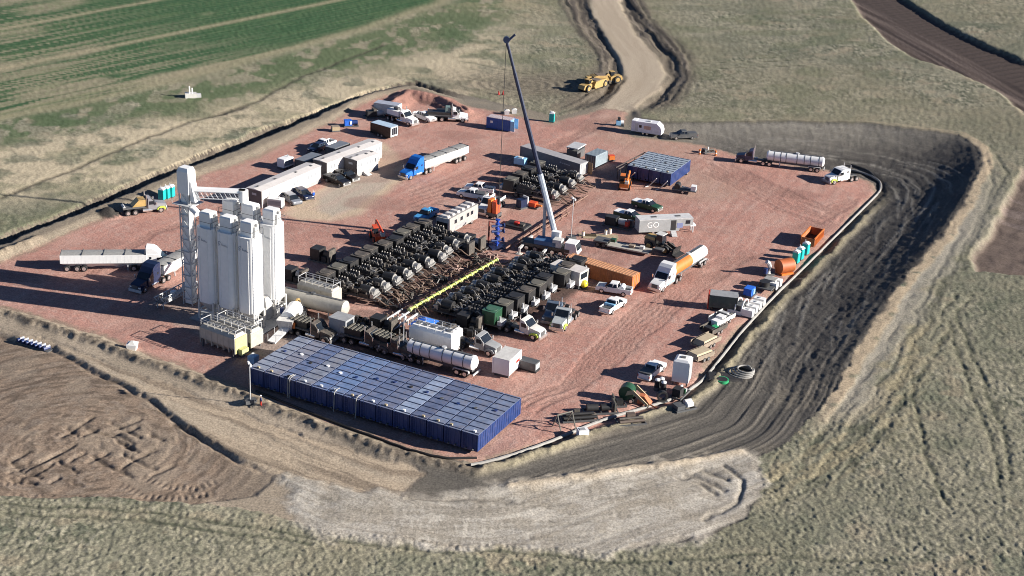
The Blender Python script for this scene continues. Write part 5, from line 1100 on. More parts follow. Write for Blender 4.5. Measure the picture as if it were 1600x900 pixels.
skid(spot(813,258),YA,'small pale blue tank at the left end of the idle pumps',2.6,1.6,[('tank',LTBLUE,-1.2,1.2,-.7,.7,.3,1.6),('lid',OFFW,-.5,.5,-.4,.4,1.602,1.75)])
for i,(a,b) in enumerate((((962,262),(1008,238)),((966,264.5),(1012,240)))):
    q=at(*a,2.7);r_=at(*b,2.7); o=B(); o.cyl(q,r_,.13,8); [o.cyl((*(q+(r_-q)*k)[:2],0),(*(q+(r_-q)*k)[:2],2.7),.08,6) for k in (.08,.36,.64,.92)]
    solo(o.out('suction_pipe',mat('dark brown pipe',(.06,.045,.04),.5),None,True),('left' if i==0 else 'right')+' dark pipe on posts beside the back tank block','pipe')
p=spot(1069,301); t=thing('hose_trailer','small flat hose trailer with white gear before the back tanks','trailer',p,yawpx((1087,304),(1050,299)))
B().box(-2.4,2.4,-.9,.9,.6,.75).out('deck',DGREY,t); o=B(); o.cyl((-1.4,-.8,1.3),(-1.4,.8,1.3),.6,14); o.out('hose_reel',GUN,t,True); o=B(); o.cyl((-.6,.4,1.1),(1.6,.1,.9),.16,8); o.out('pipe',LGREY,t,True); B().box(1.3,2.3,-.7,.7,.76,1.7).out('gear_box',WHITE,t)
for y in (-.85,.85): wheel(t,-.2,y,.36,.22)
for i,(a,b) in enumerate((((980,281),(992,270)),((1014,291),(1026,279)),((1030,296),(1043,283)))):
    q=at(*a); r_=at(*b,2.4); o=B(); o.cyl((q[0],q[1],.1),r_,.1,6); o.cyl((q[0],q[1],.1),(q[0]-.8,q[1]-.8,.1),.1,6); solo(o.out('riser_pipe',LGREY,None,True),['left','middle','right'][i]+' slanting riser pipe on the dark face of the back tanks','pipe')
# ---------------------------------------------------------------- telehandler style machines
def telehandler(p,rz,label,paint,boom_up=.15):
    t=thing('telehandler',label,'telehandler',p,rz); B().prism([(-2.3,.7),(-2.3,1.5),(-1.4,1.6),(1.9,1.3),(2.2,.7)],-.9,.9).out('chassis',paint,t)
    B().box(-.9,.7,.05,.9,1.6,2.6).out('cab',GLASS,t); B().box(-.95,.75,.0,.95,2.6,2.72).out('cab_roof',paint,t)
    b=B(); e=(3.4,-.5,1.9+4*boom_up); b.cyl((-2.0,-.5,2.0),e,.24,8); b.cyl(e,(e[0]+.3,-.5,.6),.16,8); b.out('boom',paint,t)
    B().box(3.5,3.65,-1.1,.3,.4,1.1).box(3.6,4.7,-1.0,-.85,.4,.48).box(3.6,4.7,.0,.15,.4,.48).out('fork_carriage',DGREY,t); B().box(-2.35,-1.3,-.8,-.1,1.5,2.1).out('engine_cover',OFFW,t)
    for x in (-1.45,1.35):
        for y in (-.95,.95): wheel(t,x,y,.6,.4,False,paint)
    return t
telehandler(spot(590,375),YA+math.pi*.75,'red orange telehandler standing at the far end of left pumps',REDOR,.12)
telehandler(spot(976,293),YA+math.pi*.6,'small orange forklift left of the back tank block',ORANGE,.1)
t=thing('boom_lift','orange boom lift with upright basket beside the motor coach','boom lift',spot(771,340),YA); B().box(-1.2,1.2,-.9,.9,.5,1.1).out('base',DGREY,t); B().box(-.9,-.2,-.8,.8,1.1,3.6).out('mast',ORANGE,t); B().box(.1,.9,-.8,.8,1.1,3.4).out('lift_arm',REDOR,t); B().box(-.1,.1,-.5,.5,2.0,3.2).out('panel',WHITE,t)
for x in (-.8,.8):
    for y in (-.8,.8): wheel(t,x,y,.4,.28)
for px,py,l in ((505,408,'dark frame skid at the outer end of the left pump row'),(462,440,'dark machine skid with pale drum behind the beige sand bin'),(740,388,'dark skid with pale end frame at the far end of left pumps'),(722,396,'low dark valve skid beside the far left pumps'),(600,518,'dark hydration skid behind the service trucks'),(735,513,'dark engine skid in front of the green pump radiator'),(690,528,'dark tank skid beside the blue canopy')):
    skid(spot(px,py),YA,l,4.6,2.4,[('engine',GUN,-2.0,-.1,-1.0,1.0,.3,2.3),('drum',LGREY if py in (440,388) else DIRTY,.1,1.3,.3,1.3,.6),('panel',DIRTY,1.4,1.9,-1.0,1.0,.3,2.5),('pump',BLACK,.2,1.2,-1.0,-.2,.3,1.2)])
# ---------------------------------------------------------------- crane
Tb=at(776,386)[:2]
zt=[z for z in np.arange(20,70,.05) if (lambda d:450-F*(d@UP)/(d@fw))(np.array([Tb[0],Tb[1],z])-CO)<=68][0]
pc,rzc,Lc=pose((905,402),(816,386))
Pb=at(862,388); base=np.array([Pb[0],Pb[1]]); 
t=thing('mobile_crane','truck crane with long dark blue boom raised over the wellhead','crane',pc,rzc)
def loc(x,y,z): dx,dy=x-pc[0],y-pc[1]; c,s=math.cos(rzc),math.sin(rzc); return (dx*c+dy*s,-dx*s+dy*c,z)
Lk=Lc/2
B().box(-Lk,Lk-1.5,-1.3,1.3,.9,1.5).out('carrier',DIRTY,t); B().fr((Lk-2.4,Lk,-1.25,1.25),.8,(Lk-2.4,Lk-.5,-1.2,1.2),2.7).out('cab',WHITE,t); B().fr((Lk-.42,Lk+.02,-1.1,1.1),1.6,(Lk-.6,Lk-.42,-1.05,1.05),2.55).out('windshield',GLASS,t)
for k in range(4):
    for y in (-1.1,1.1): wheel(t,[-Lk+1.2,-Lk+2.8,Lk-4.6,Lk-3.1][k],y,.55,.4)
for x in (-Lk+.6,Lk-5.6):
    for s in (-1,1):
        o=B(); o.box(x-.2,x+.2,min(s*1.3,s*3.4),max(s*1.3,s*3.4),.9,1.2); o.box(x-.15,x+.15,s*3.3-.15,s*3.3+.15,.1,.95); o.box(x-.5,x+.5,s*3.3-.5,s*3.3+.5,.0,.1); o.out('outrigger',OFFW,t)
bl=loc(base[0],base[1],2.6)
B().box(bl[0]-2.4,bl[0]+1.6,-1.2,1.2,1.5,2.3).out('turntable',mat('crane blue',(.05,.13,.28),.4),t); B().box(bl[0]+.2,bl[0]+1.7,.5,1.5,2.3,3.7).out('operator_cab',WHITE,t); B().box(bl[0]+1.0,bl[0]+2.6,-1.2,.4,1.5,2.9).out('counterweight',OFFW,t)
tip=Vector(loc(Tb[0],Tb[1],zt+.6)); b0=Vector((bl[0]+.6,bl[1],2.4)); BL=tip-b0
SEC=[(0,.33,.52,mat('crane boom pale',(.40,.46,.55),.35,dust=.08)),(.325,.62,.40,mat('crane boom navy',(.012,.02,.055),.35,dust=.05)),(.615,.84,.33,MATS['crane boom navy']),(.835,1,.27,MATS['crane boom navy'])]
dn=BL.normalized(); sx=dn.cross(Vector((0,0,1))).normalized(); sy=sx.cross(dn)
for a,b,r_,m in SEC:
    rg=[]
    for f in (a,b): c=b0+BL*f; rg.append([tuple(c+sx*r_*math.cos(q)*.85+sy*r_*math.sin(q)) for q in [math.pi*k/4+.39 for k in range(8)]])
    o=B(); o.loft(rg); o.out('boom_section',m,t)
o=B(); c=b0+BL*1.0; o.cyl(tuple(c-sx*.3),tuple(c+sx*.3),.55,12); o.cyl(tuple(c-dn*.4),tuple(c+sy*1.6+dn*.5),.2,8); o.out('boom_head',NAVY,t); o=B(); o.cyl(tuple(b0+Vector((-2.2 if tip.x<b0.x else 2.2,0,-.6))),tuple(b0+BL*.22),.28,10); o.out('luffing_cylinder',LGREY,t,True)
o=B(); w_=loc(Tb[0],Tb[1],0); o.cyl((w_[0],w_[1],zt),(w_[0],w_[1],9),.055,6); o.out('hoist_cable',BLACK,t); o=B(); o.cb(w_[0],w_[1],8.6,.45,.45,1.2); o.cyl((w_[0],w_[1],8),(w_[0],w_[1],5.2),.045,5); o.out('hook_block',DGREY,t)
# wellhead group
t=thing('wellhead','tall bright blue wellhead valve tree under the crane hook','wellhead',(Tb[0],Tb[1],0),.4); o=B(); o.cyl((0,0,.2),(0,0,5.2),.22,10)
for z in (.8,1.7,2.6,3.5,4.4,5.1): o.cyl((0,0,z-.12),(0,0,z+.12),.42,12)
o.out('valve_stack',mat('wellhead blue',(.015,.06,.36),.45),t,True); o=B()
for z in (1.3,3.0,4.0): o.cyl((-1.1,0,z),(1.1,0,z),.24,8); o.cyl((1.1,-.05,z),(1.25,-.05,z),.45,12)
o.cyl((0,-1,2.2),(0,1,2.2),.24,8); o.out('wing_valve',BLUE,t,True); B().box(-1.4,1.4,-1.4,1.4,0,.3).out('base_frame',NAVY,t)
t=thing('pipe_stand','dark red vertical pipe stand left of the blue wellhead','pipe stand',spot(763,382)); o=B(); o.cyl((0,0,0),(0,0,4.4),.16,8); o.cyl((0,0,4.4),(.9,.2,4.1),.14,8); o.out('pipe',mat('oxide red',(.16,.03,.025),.5),t,True); B().box(-.5,.5,-.5,.5,0,.2).out('base',DGREY,t)
skid(spot(818,324),YA+1.2,'dark blue pump skid with grey panel near the wellhead',3,1.8,[('pump',NAVY,-1.3,.2,-.7,.7,.3,1.8),('panel',LGREY,.3,.6,-.7,.7,.3,2.2),('drum',GUN,.7,1.4,0,.8,.5)])
skid(spot(832,324),YA,'low orange box skid right of the dark blue pump',2.6,1.6,[('box',REDOR,-1.2,.8,-.7,.7,.3,1.1),('arm',ORANGE,.8,1.9,-.2,.2,.5,.8)])
skid(spot(808,354),YA,'dark flat pallet of valves beside the rusty pipes',4.4,3.2,[('pallet',GUN,-2.1,2.1,-1.5,1.5,.31,.5),('valve',RED,-.5,.3,-.4,.4,.501,.9),('valve',DIRTY,.7,1.5,-.6,.3,.501,.85)])
for px,py,h,l in ((892,376,8.0,'thin light mast with lamps right of the crane boom'),(391.5,632,6.2,'thin light mast at the left end of the front tanks'),(630,556,6.5,'thin light mast behind the middle front tanks')):
    t=thing('light_mast',l,'light mast',spot(px,py),.5,'portable light masts'); o=B(); o.cyl((0,0,.6),(0,0,h),.06,6); o.out('mast',LGREY,t); o=B(); o.cb(0,-.4,h,.25,.5,.3); o.cb(0,.4,h,.25,.5,.3); o.out('lamp_head',WHITE,t); B().box(-.8,.8,-.5,.5,.3,.8).out('base_box',DGREY,t); o=B(); o.cyl((-1.1,0,.15),(1.1,0,.15),.06,5); o.cyl((0,-1.1,.15),(0,1.1,.15),.06,5); o.out('stabiliser',DGREY,t)
# ---------------------------------------------------------------- motor coach and its neighbours
p,rz,L=pose((691,340.5),(738,315.5),3.4)
t=thing('motor_coach','long grey crew coach with six roof units left of the wellhead','coach',p,rz); B().prism([(-L/2,.5),(-L/2,3.3),(L/2-.2,3.3),(L/2,2.6),(L/2,.5)],-1.28,1.28).out('body',mat('coach grey',(.36,.345,.33),.45,dust=.15),t)
B().box(L/2,L/2+.03,-1.1,1.1,1.5,2.6).out('windshield',GLASS,t); B().box(L/2-.02,L/2+.04,-1.2,1.2,.55,1.3).out('nose_panel',DGREY,t)
for s in (-1,1):
    for x in (-3,-1.6,.6,2.6): B().box(x-.4,x+.4,min(s*1.28,s*1.31),max(s*1.28,s*1.31),1.9,2.6).out('window',GLASS,t)
    B().box(-1.2,2.6,min(s*1.28,s*1.30),max(s*1.28,s*1.30),.8,1.3).out('locker_door',GREY,t)
for k in range(6): x=-L/2+1+(L-2)*k/5; B().fr((x-.45,x+.45,-.85,.85),3.3,(x-.35,x+.35,-.7,.7),3.62).out('roof_unit',CREAM,t)
for x in (-L/2+2,L/2-2.2):
    for y in (-1.12,1.12): wheel(t,x,y,.48,.3)
worktruck((752,338),(776,322),'white flatbed truck with lime stripes behind the crew coach',WHITE,1,lambda t,g:(B().box(-g,-4,-1.18,-1.1,1.5,2.0).out('side_board',WHITE,t),B().box(-g,-4,1.1,1.18,1.5,2.0).out('side_board',WHITE,t),B().box(-3.5,-2.0,-1.235,1.235,1.3,1.55).out('side_stripe',LIME,t)))
skid(spot(727,384),YA,'small white tool table at the far end of the left pumps',2.2,1.2,[('table',WHITE,-1.1,1.1,-.6,.6,.9,1.0),('leg_box',DGREY,-.6,.6,-.4,.4,.3,.9)])
# grey gooseneck trailer with the white letters
p,rz,L=pose((1080,336.7),(996.5,340.2),3.1); t=thing('gooseneck_trailer','grey gooseneck trailer lettered GO with an open side door','trailer',p,rz)
gm=mat('trailer grey',(.34,.355,.36),.5,dust=.15); B().prism([(-L/2,.7),(-L/2,3.0),(L/2,3.0),(L/2,1.7),(L/2-2.4,1.5),(L/2-2.6,.7)],-1.25,1.25).out('body',gm,t); B().box(-L/2-.03,L/2+.03,-1.28,1.28,3.0,3.1).out('roof',mat('trailer roof pale',(.60,.60,.60),.5),t)
text(t,'wall_lettering','GO',1.5,(-L/2+2.6,-1.27,2.0),(R(90),0,0),WHITE)
B().box(.9,1.9,-1.27,-1.24,.9,2.8).out('doorway',BLACK,t); B().box(2.1,3.2,-1.29,-1.26,1.3,2.2).out('blue_panel',mat('dull blue panel',(.20,.24,.42),.5),t); B().box(3.7,4.6,-1.27,-1.24,2.0,2.7).out('window',GLASS,t); o=B(); [o.box(.9,1.9,-1.3-.3*(k+1),-1.3-.3*k,.05,.8-.2*k) for k in range(4)]; o.out('steps',LGREY,t); B().box(L/2-.2,L/2+.9,-.6,.6,1.2,1.5).out('gooseneck',WHITE,t); o=B(); [o.box(L/2+.3,L/2+.5,y-.1,y+.1,.0,1.2) for y in (-.5,.5)]; o.out('landing_leg',LGREY,t)
B().cb(-2,0,3.15,.9,.5,.1).out('roof_vent',DGREY,t); B().cb(2.6,0,3.15,.9,.5,.1).out('roof_vent',DGREY,t)
for x in (-2.4,-1.3):
    for y in (-1.1,1.1): wheel(t,x,y,.42,.26)
skid(spot(966,354),YA,'dark pump skid left of the grey gooseneck trailer',5.5,2.4,[('engine',GUN,-2.4,-.2,-.9,.9,.3,1.8),('drum',LGREY,0,1.4,.2,1.0,.6),('panel',RED,1.6,2.2,-.9,.2,.6,1.6),('tank',DGREY,1.5,2.6,.3,1.0,.3,1.5)])
# loader, lowboy, low mats
p=spot(1031,391); rz=yawpx((1048,396),(1014,386)); t=thing('wheel_loader','dark wheel loader with yellow engine cover below the GO trailer','loader',p,rz); B().prism([(-2.8,.8),(-2.8,1.9),(-.6,2.0),(-.4,1.2),(2.0,1.1),(2.0,.8)],-.9,.9).out('chassis',DIRTY,t); B().fr((-2.9,-.7,-.95,.95),1.92,(-2.7,-.8,-.8,.8),2.4).out('engine_cover',YELLOW,t); B().fr((-.6,.8,-.8,.8),1.3,(-.5,.6,-.7,.7),3.1).out('cab',GLASS,t); B().box(-.7,.8,-.85,.85,3.1,3.22).out('cab_roof',OFFW,t)
o=B(); [o.prism([(.9,1.5),(1.1,1.9),(3.4,.9),(3.3,.5)],y-.12,y+.12) for y in (-.6,.6)]; o.out('lift_arm',DIRTY,t); B().prism([(3.2,.15),(3.0,1.2),(3.5,1.5),(3.3,.4),(4.3,.15)],-1.4,1.4).out('bucket',GUN,t)
for x in (-1.7,1.6):
    for y in (-1,1): wheel(t,x,y,.75,.5,False,YELLOW)
p,rz,L=pose((1036,402),(930,381)); t=thing('lowboy_trailer','dark lowboy trailer with pale deck between loader and orange container','trailer',p,rz); B().box(-L/2+2.6,L/2-2.4,-1.25,1.25,.45,.7).out('deck',mat('pale deck boards',(.40,.38,.34),.8),t); B().box(-L/2,-L/2+2.58,-1.2,1.2,.9,1.15).out('rear_deck',DGREY,t); B().prism([(L/2-2.38,.5),(L/2-2.38,.7),(L/2-1.6,1.5),(L/2,1.5),(L/2,1.2),(L/2-1.4,1.15)],-.6,.6).out('gooseneck',DGREY,t)
B().cb(.5,0,.95,1.0,.8,.5).out('deck_load',WOOD,t); B().cb(2.3,.3,.95,.8,.8,.5).out('deck_load',OFFW,t); B().cb(-3,0,1.4,.9,.9,.5).out('deck_frame',GREEN,t)
for x in (-L/2+.8,-L/2+2.0):
    for y in (-.9,.9): wheel(t,x,y,.45,.26,True,DGREY)
for px,py,l in ((911,369,'left'),(946,367,'middle'),(953,365,'right')): t=thing('barrel',f'small pale yellow barrel, {l} of three on the tan patch','barrel',spot(px,py),0,'small pale barrels'); o=B(); o.cyl((0,0,0),(0,0,.9),.3,10); o.out('body',CREAM,t,True); o=B(); o.cyl((0,0,.9),(0,0,.95),.22,10); o.out('lid',YELLOW,t,True)
for px,py,l,s in ((938,370,'large tan board mat on the red gravel right of the crane',(3.2,1.1)),(918,368,'small tan board mat beside the left pale barrel',(1.6,.7))):
    o=B(); [o.box(-s[0],s[0],-s[1]+2*s[1]*k/6,-s[1]+2*s[1]*(k+.9)/6,.02,.12) for k in range(6)]; solo(o.out('board_mat',TAN,None),l,'mat',spot(px,py),YA+.5)
# orange container, white cabin, yellow buoy
p,rz,L=pose((994,429),(890,398.5),2.6); container(p,rz,L,'long rusty orange container with ribbed roof in the middle right',RUST,mat('faded orange roof',(.50,.25,.13),.7,dust=.3,var=.25),ORANGE)
p,rz,L=pose((913,423.5),(867,409.5),3.0); t=cabin(p,rz,L,1.35,3.0,'white cabin trailer with dark window left of the orange container',mat('cabin white',(.66,.66,.60),.5),mat('cabin roof',(.62,.58,.55),.6,dust=.3))
o=B(); o.ball((0,0,.75),.7,12); t=thing('yellow_tank','round yellow tank at the end of the white cabin','tank',spot(912,450)); o.out('tank',mat('bright yellow plastic',(.75,.60,.04),.4,dust=.08),t,True); B().box(-.6,.6,-.6,.6,0,.15).out('base',DGREY,t)
# ---------------------------------------------------------------- right edge
p,rz,L=pose((1278,355),(1261.5,373),1.8); t=thing('dumpster','open rusty orange roll off dumpster by the right toilets','dumpster',p,rz); W=1.25;L=6.2
B().fr((-L/2,L/2,-W,-W+.12),.3,(-L/2,L/2,-W-.05,-W+.08),1.8).fr((-L/2,L/2,W-.12,W),.3,(-L/2,L/2,W-.08,W+.05),1.8).box(-L/2,-L/2+.1,-W+.12,W-.12,.3,1.8).box(L/2-.1,L/2,-W+.12,W-.12,.3,1.8).out('wall',RUST,t); B().box(-L/2+.1,L/2-.1,-W+.125,W-.125,.3,.4).out('floor',mat('dark rust floor',(.05,.03,.025),.8),t); o=B(); [o.box(x-.07,x+.07,-W-.14,-W-.055,.35,1.7) for x in np.linspace(-L/2+.3,L/2-.3,9)]; o.out('side_rib',ORANGE,t); B().box(-L/2,L/2,-W-.12,-W+.1,1.8,1.92).box(-L/2,L/2,W-.1,W+.12,1.8,1.92).out('top_rail',ORANGE,t); B().box(-L/2+.2,L/2-.2,-.6,.6,0,.3).out('skid',DGREY,t)
t=thing('orange_tank','round ended orange tank lying by the nearest right toilet','tank',spot(1226,427),yawpx((1232,424),(1215,427))); o=B(); o.cyl((-1.5,0,1.45),(1.2,0,1.45),1.25,16); o.out('tank',mat('orange steel with shade',(.40,.10,.025),.6,dust=.2),t,True); o=B(); o.cyl((1.201,0,1.45),(1.26,0,1.45),1.26,16); o.out('end_disc',mat('orange paint with sunlight',(.72,.36,.08),.5),t,True); B().box(-1.3,1.2,-.9,.9,0,.35).out('cradle',ORANGE,t)  # sunlit end paler and shaded barrel darker in the colour itself
t=thing('grey_pump','pale grey upright pump with elbow left of the orange tank','pump',spot(1201,430),.4); o=B(); o.hose([(0,0,.4),(0,0,1.6),(-.2,0,2.2),(-.7,0,2.6)],.38,8); o.out('elbow',LGREY,t,True); B().box(-.8,.8,-.6,.6,0,.4).out('base',DGREY,t); o=B(); o.cyl((-.7,0,.4),(-.7,0,1.4),.35,10); o.out('motor',BLUE,t,True)
rzd=yawpx((1262,412),(1190,480))
t=thing('equipment_trailer','dark equipment trailer with round drum beside the white totes','trailer',spot(1199,451),rzd); B().box(-2.2,2.2,-1.4,1.4,.6,.8).out('deck',DGREY,t); o=B(); o.cyl((-.9,.3,.8),(-.9,.3,1.6),.9,14); o.out('drum',GUN,t,True); B().box(.4,2.0,-1.0,1.0,.8,1.5).out('cover',TARP,t)
for y in (-1.3,1.3): wheel(t,0,y,.4,.25)
for i,(px,py) in enumerate(((1212,446),(1206,451),(1186,476),(1180,482),(1174,488),(1168,494))):
    t=thing('white_tote',f'white square tote, {["farthest","second farthest","third farthest","third nearest","second nearest","nearest"][i]} in the line along the right ditch','tote',spot(px,py),rzd,'white totes along the right ditch'); B().box(-.55,.55,-.9,.9,.12,1.25).out('body',WHITE,t); B().box(-.56,.56,-.91,.91,0,.12).out('pallet',DGREY,t); o=B(); o.cyl((0,0,1.25),(0,0,1.36),.25,10); o.out('cap',LGREY,t,True)
skid(spot(1171,461),rzd,'bright blue tarped pump left of the white totes',2.8,1.8,[('cover',TARPBLUE,-1.2,.6,-.7,.7,.3,1.5),('panel',LTBLUE,-.6,.2,-.85,-.71,.5,1.3),('drum',NAVY,.7,1.4,0,.8,.5)])
p,rz,L=pose((1142,484),(1116,481)); t=container(p,rz,4.4,'dark grey topped box unit beside the white arch rack',mat('box dark green',(.05,.07,.065),.6),GREY,DGREY,1.2,2.7,.6,False,'box_unit','box unit'); o=B(); o.box(-2.0,-1.7,-1,1,0,.6); o.box(1.7,2.0,-1,1,0,.6); o.out('skid',BLACK,t); o=B(); o.cyl((-2.4,-.8,0),(-2.4,-.8,3.4),.12,8); o.out('stack_pipe',RED,t,True)
t=thing('arch_rack','white arched frame rack right of the dark box unit','rack',spot(1153,485),rzd); o=B(); [o.ring((0,.6),1.5,1.7,y-.08,y+.08,10,0,math.pi) for y in (-1.1,0,1.1)]; [o.box(x-.1,x+.1,-1.2,1.2,0,.6) for x in (-1.6,1.6)]; o.out('arch',WHITE,t); B().box(-1.2,1.2,-1.1,1.1,.1,1.4).out('load',DGREY,t)
def low_tr(front,rear,label,deck,parts,group='low trailers along the right ditch'):
    p,rz,L=pose(front,rear); t=thing('low_trailer',label,'trailer',p,rz,group); B().box(-L/2,L/2,-1.2,1.2,.55,.75).out('deck',deck,t); o=B(); o.box(-L/2,L/2,-1.25,-1.15,.76,1.3); o.box(-L/2,L/2,1.15,1.25,.76,1.3); o.out('side_board',deck,t)
    for n_,m,*q in parts: B().box(*q).out(n_,m,t)
    for y in (-1.1,1.1): wheel(t,-.3,y,.36,.22); wheel(t,.6,y,.36,.22)
    B().box(L/2,L/2+1.2,-.1,.1,.5,.62).out('tongue',DGREY,t); return t
low_tr((1138,497),(1116,509),'white low trailer with pale gear, farthest of the row',OFFW,[('gear',WHITE,-1.4,-.2,-.9,.3,.76,1.5),('gear',LGREY,.2,1.5,-.4,.9,.76,1.3),('gear',DGREY,-.1,.2,-.9,.9,.76,1.6)])
low_tr((1126,513),(1102,525),'low trailer with green hoses, second of the row',DIRTY,[('hose_pile',BRGREEN,-.6,.4,-.7,.1,.76,1.2),('gear',WHITE,.7,1.8,-.2,1.0,.76,1.6),('gear',GUN,-1.9,-.9,-.9,.6,.76,1.4)])
for fr_,rr_,l in (((1116,533),(1088,547),'farther tan topped low trailer heaped with sand'),((1106,556),(1080,566),'nearer tan topped low trailer heaped with sand')):
    t=low_tr(fr_,rr_,l,WOOD,[]); B().fr((-2.1,2.1,-1.1,1.1),.76,(-1.6,1.6,-.8,.8),1.45).out('sand_heap',SAND,t)
t=thing('white_cabinet','tall white cabinet tank at the front right edge','cabinet',spot(1064,597),rzd+math.pi/2+.2); B().fr((-1.2,1.2,-1.2,1.2),.5,(-1.2,1.2,-1.2,1.2),3.7).fr((-1.2,1.2,-1.2,1.2),3.7,(-.8,.8,-.9,.9),4.0).out('body',WHITE,t); B().cb(0,0,4.05,.7,.6,.1).out('hatch',DGREY,t); o=B(); [o.box(x-.1,x+.1,y-.1,y+.1,0,.5) for x in (-1,1) for y in (-1,1)]; o.out('leg',DGREY,t); o=B(); [o.box(-1.24,-1.2,-1.1+.45*k,-1.0+.45*k,.7,3.5) for k in range(6)]; o.out('panel_rib',LGREY,t)
for k,(px,py) in enumerate(((1026,606),(1033,604),(1036,610))):
    o=B(); o.cyl((0,0,.5),(0,0,1.5),.4,12); t=thing('white_drum',['left','middle','right'][k]+' white topped drum beside the pickup at the front right','drum',spot(px,py+3),0,'white topped drums'); o.out('drum',BLACK,t,True); o=B(); o.ball((0,0,1.6),.4,10,1,1,.6); o.out('cap',WHITE,t,True); o=B(); o.cyl((0,0,0),(0,0,.5),.5,10); o.out('base',DGREY,t,True)
o=B(); o.ring((0,.85),.55,.8,-.3,.3,18); t=thing('hose_reel','dark upright hose reel below the white topped drums','hose reel',spot(1034,627),.2); o.out('hose_coil',GUN,t); B().box(-.8,.8,-.4,.4,0,.1).out('base',DGREY,t)
skid(spot(1062,617),rzd,'black pipe and motor skid under the tall white cabinet',3.6,1.8,[('motor',BLACK,-1.5,-.2,-.6,.6,.3,1.5),('pipe',LGREY,.0,1.6,.4,.7,.2),('valve',GREEN,.1,.6,-.7,-.1,.3,.9),('valve',WHITE,.9,1.2,-.6,-.3,.3,.7)])
t=thing('reel_machine','dark green hose winder with orange arms at the front right','winder',spot(994,628),-.3); o=B(); o.cyl((-1.4,-.8,1.4),(-1.4,.8,1.4),1.1,16); o.out('drum',GREEN,t,True); o=B(); [o.prism([(-1.4,1.2),(-1.2,1.9),(-.3,2.2),(1.9,.4),(1.9,.1),(-.4,1.6)],y-.1,y+.1) for y in (-.95,.95)]; o.out('arm',TAN,t); B().fr((.2,2.2,-.7,.7),.2,(.4,1.2,-.5,.5),1.3).out('hopper',mat('rust orange',(.45,.14,.06),.7),t); o=B(); o.cyl((2.0,-.5,.3),(3.4,-1.0,.1),.1,6); o.out('drawbar',RUST,t)
for y in (-.8,.8): wheel(t,-.6,y,.4,.25)
t=thing('frame_rack','dark A shaped frame rack near the front right ditch','rack',spot(881,669),.6); o=B(); [(o.cyl((x,-1.1,0),(x,0,2.3),.09,6),o.cyl((x,1.1,0),(x,0,2.3),.09,6),o.cyl((x,-.6,1.1),(x,.6,1.1),.07,6)) for x in (-1.2,1.2)]; o.cyl((-1.3,0,2.3),(1.3,0,2.3),.1,6); o.out('frame',OLIVE,t)
skid(spot(905,655),.25,'low dark pipe bundle behind the A shaped frame',5.2,2,[('pipe',GUN,-2.4,2.4,-.5,.5,.25),('pipe',DIRTY,-2.4,2.4,.1,.5,.25),('pipe',GUN,-2.0,2.0,-.2,.95,.22),('block',DIRTY,-.6,.2,.5,.9,.3,1.2)])
skid(spot(938,644),.2,'dark frame of hoses left of the hose winder',5,1.8,[('hose_roll',BLACK,-2.0,-.4,0,.8,.5),('hose_roll',GUN,0,1.4,-.1,.8,.5),('post',OLIVE,1.8,2.0,-.8,.8,.3,1.7)])
skid(spot(966,634),.2,'small dark valve frame under the hose winder',2.2,1.4,[('frame',OLIVE,-.9,-.7,-.6,.6,.3,1.7),('valve',GUN,-.4,.6,-.4,.4,.3,1.0)])
o=B(); o.fr((-.7,.7,-.6,.6),.1,(-.7,.7,-.6,.6),1.15); t=thing('white_tote','lone white cube tote outside the front hose','tote',spot(910,682),.3); o.out('body',WHITE,t); B().box(-.5,.3,-.35,.35,1.15,1.2).out('lid',GREY,t); B().box(-.75,.75,-.65,.65,0,.1).out('pallet',DGREY,t)
skid(spot(985,660),.3,'tangle of rusty pipes lying inside the front hose',4,2.4,[('pipe',mat('brown iron',(.10,.075,.06),.7),-1.8,1.8,-.6,.5,.22),('pipe',DIRTY,-1.6,1.9,.2,.55,.2),('block',mat('brown iron',(.10,.075,.06),.7),-.4,.8,.3,1.0,.3,1.1)])
skid(spot(1068,639),.5,'pair of white drums on a grey pump at the hose bend',3.4,1.8,[('pump',DGREY,-1.5,-.2,-.7,.7,.3,.9),('drum',WHITE,.2,1.2,-.3,.75,.42),('drum',OFFW,.4,1.5,.5,.75,.4)])
# hoses
def hose_line(px,z,r,label,m=HOSEC,zf=None):
    P=[]; 
    for a,b in zip(px[:-1],px[1:]):
        for k in range(5): f=k/5; P.append(at(a[0]+(b[0]-a[0])*f,a[1]+(b[1]-a[1])*f,z))
    P.append(at(*px[-1],z)); P=np.array(P); 
    for _ in range(2): P[1:-1]=(P[:-2]+2*P[1:-1]+P[2:])/4
    h,_=heights(P[:,:2]); P[:,2]=np.maximum(h,-.4)+r*.9
    o=B(); o.hose([tuple(q) for q in P],r,8); return solo(o.out('supply_hose',m,None,True),label,'hose')
hose_line(HOSE[0:]+[],-.1,.24,'thick pale grey supply hose snaking round the right edge')
hose_line([(1372,302),(1380,288),(1358,268),(1330,260)],0,.2,'thinner dark hose beside the pale hose at the right corner',GUN)
hose_line([(745,716),(700,718),(660,712),(600,690),(540,668),(470,640),(400,612)],0,.16,'thin dark hose along the foot of the front tanks',GUN)
for i,(x,y) in enumerate(((451,592),(458,590),(507,625),(535,640))):
    q=at(x,y,3.05); s_=float((q[:2]-_a[:2])@AY); q=q-np.array([*(AY*s_),0]); d=-AY; o=B(); o.hose([tuple(q+np.array([*(AY*1.2),.2])),tuple(q+np.array([*(AY*.4),.3])),tuple(q+np.array([*(d*.12),.1])),tuple(q+np.array([*(d*.2),-1.5])),tuple(q+np.array([*(d*.35),-2.75]))],.07,6); solo(o.out('tank_hose',HOSEC,None,True),f'pale hose hanging over the front tanks, {["leftmost","second from left","third from left","rightmost"][i]} of four','hose',group='pale hoses over the front tanks')
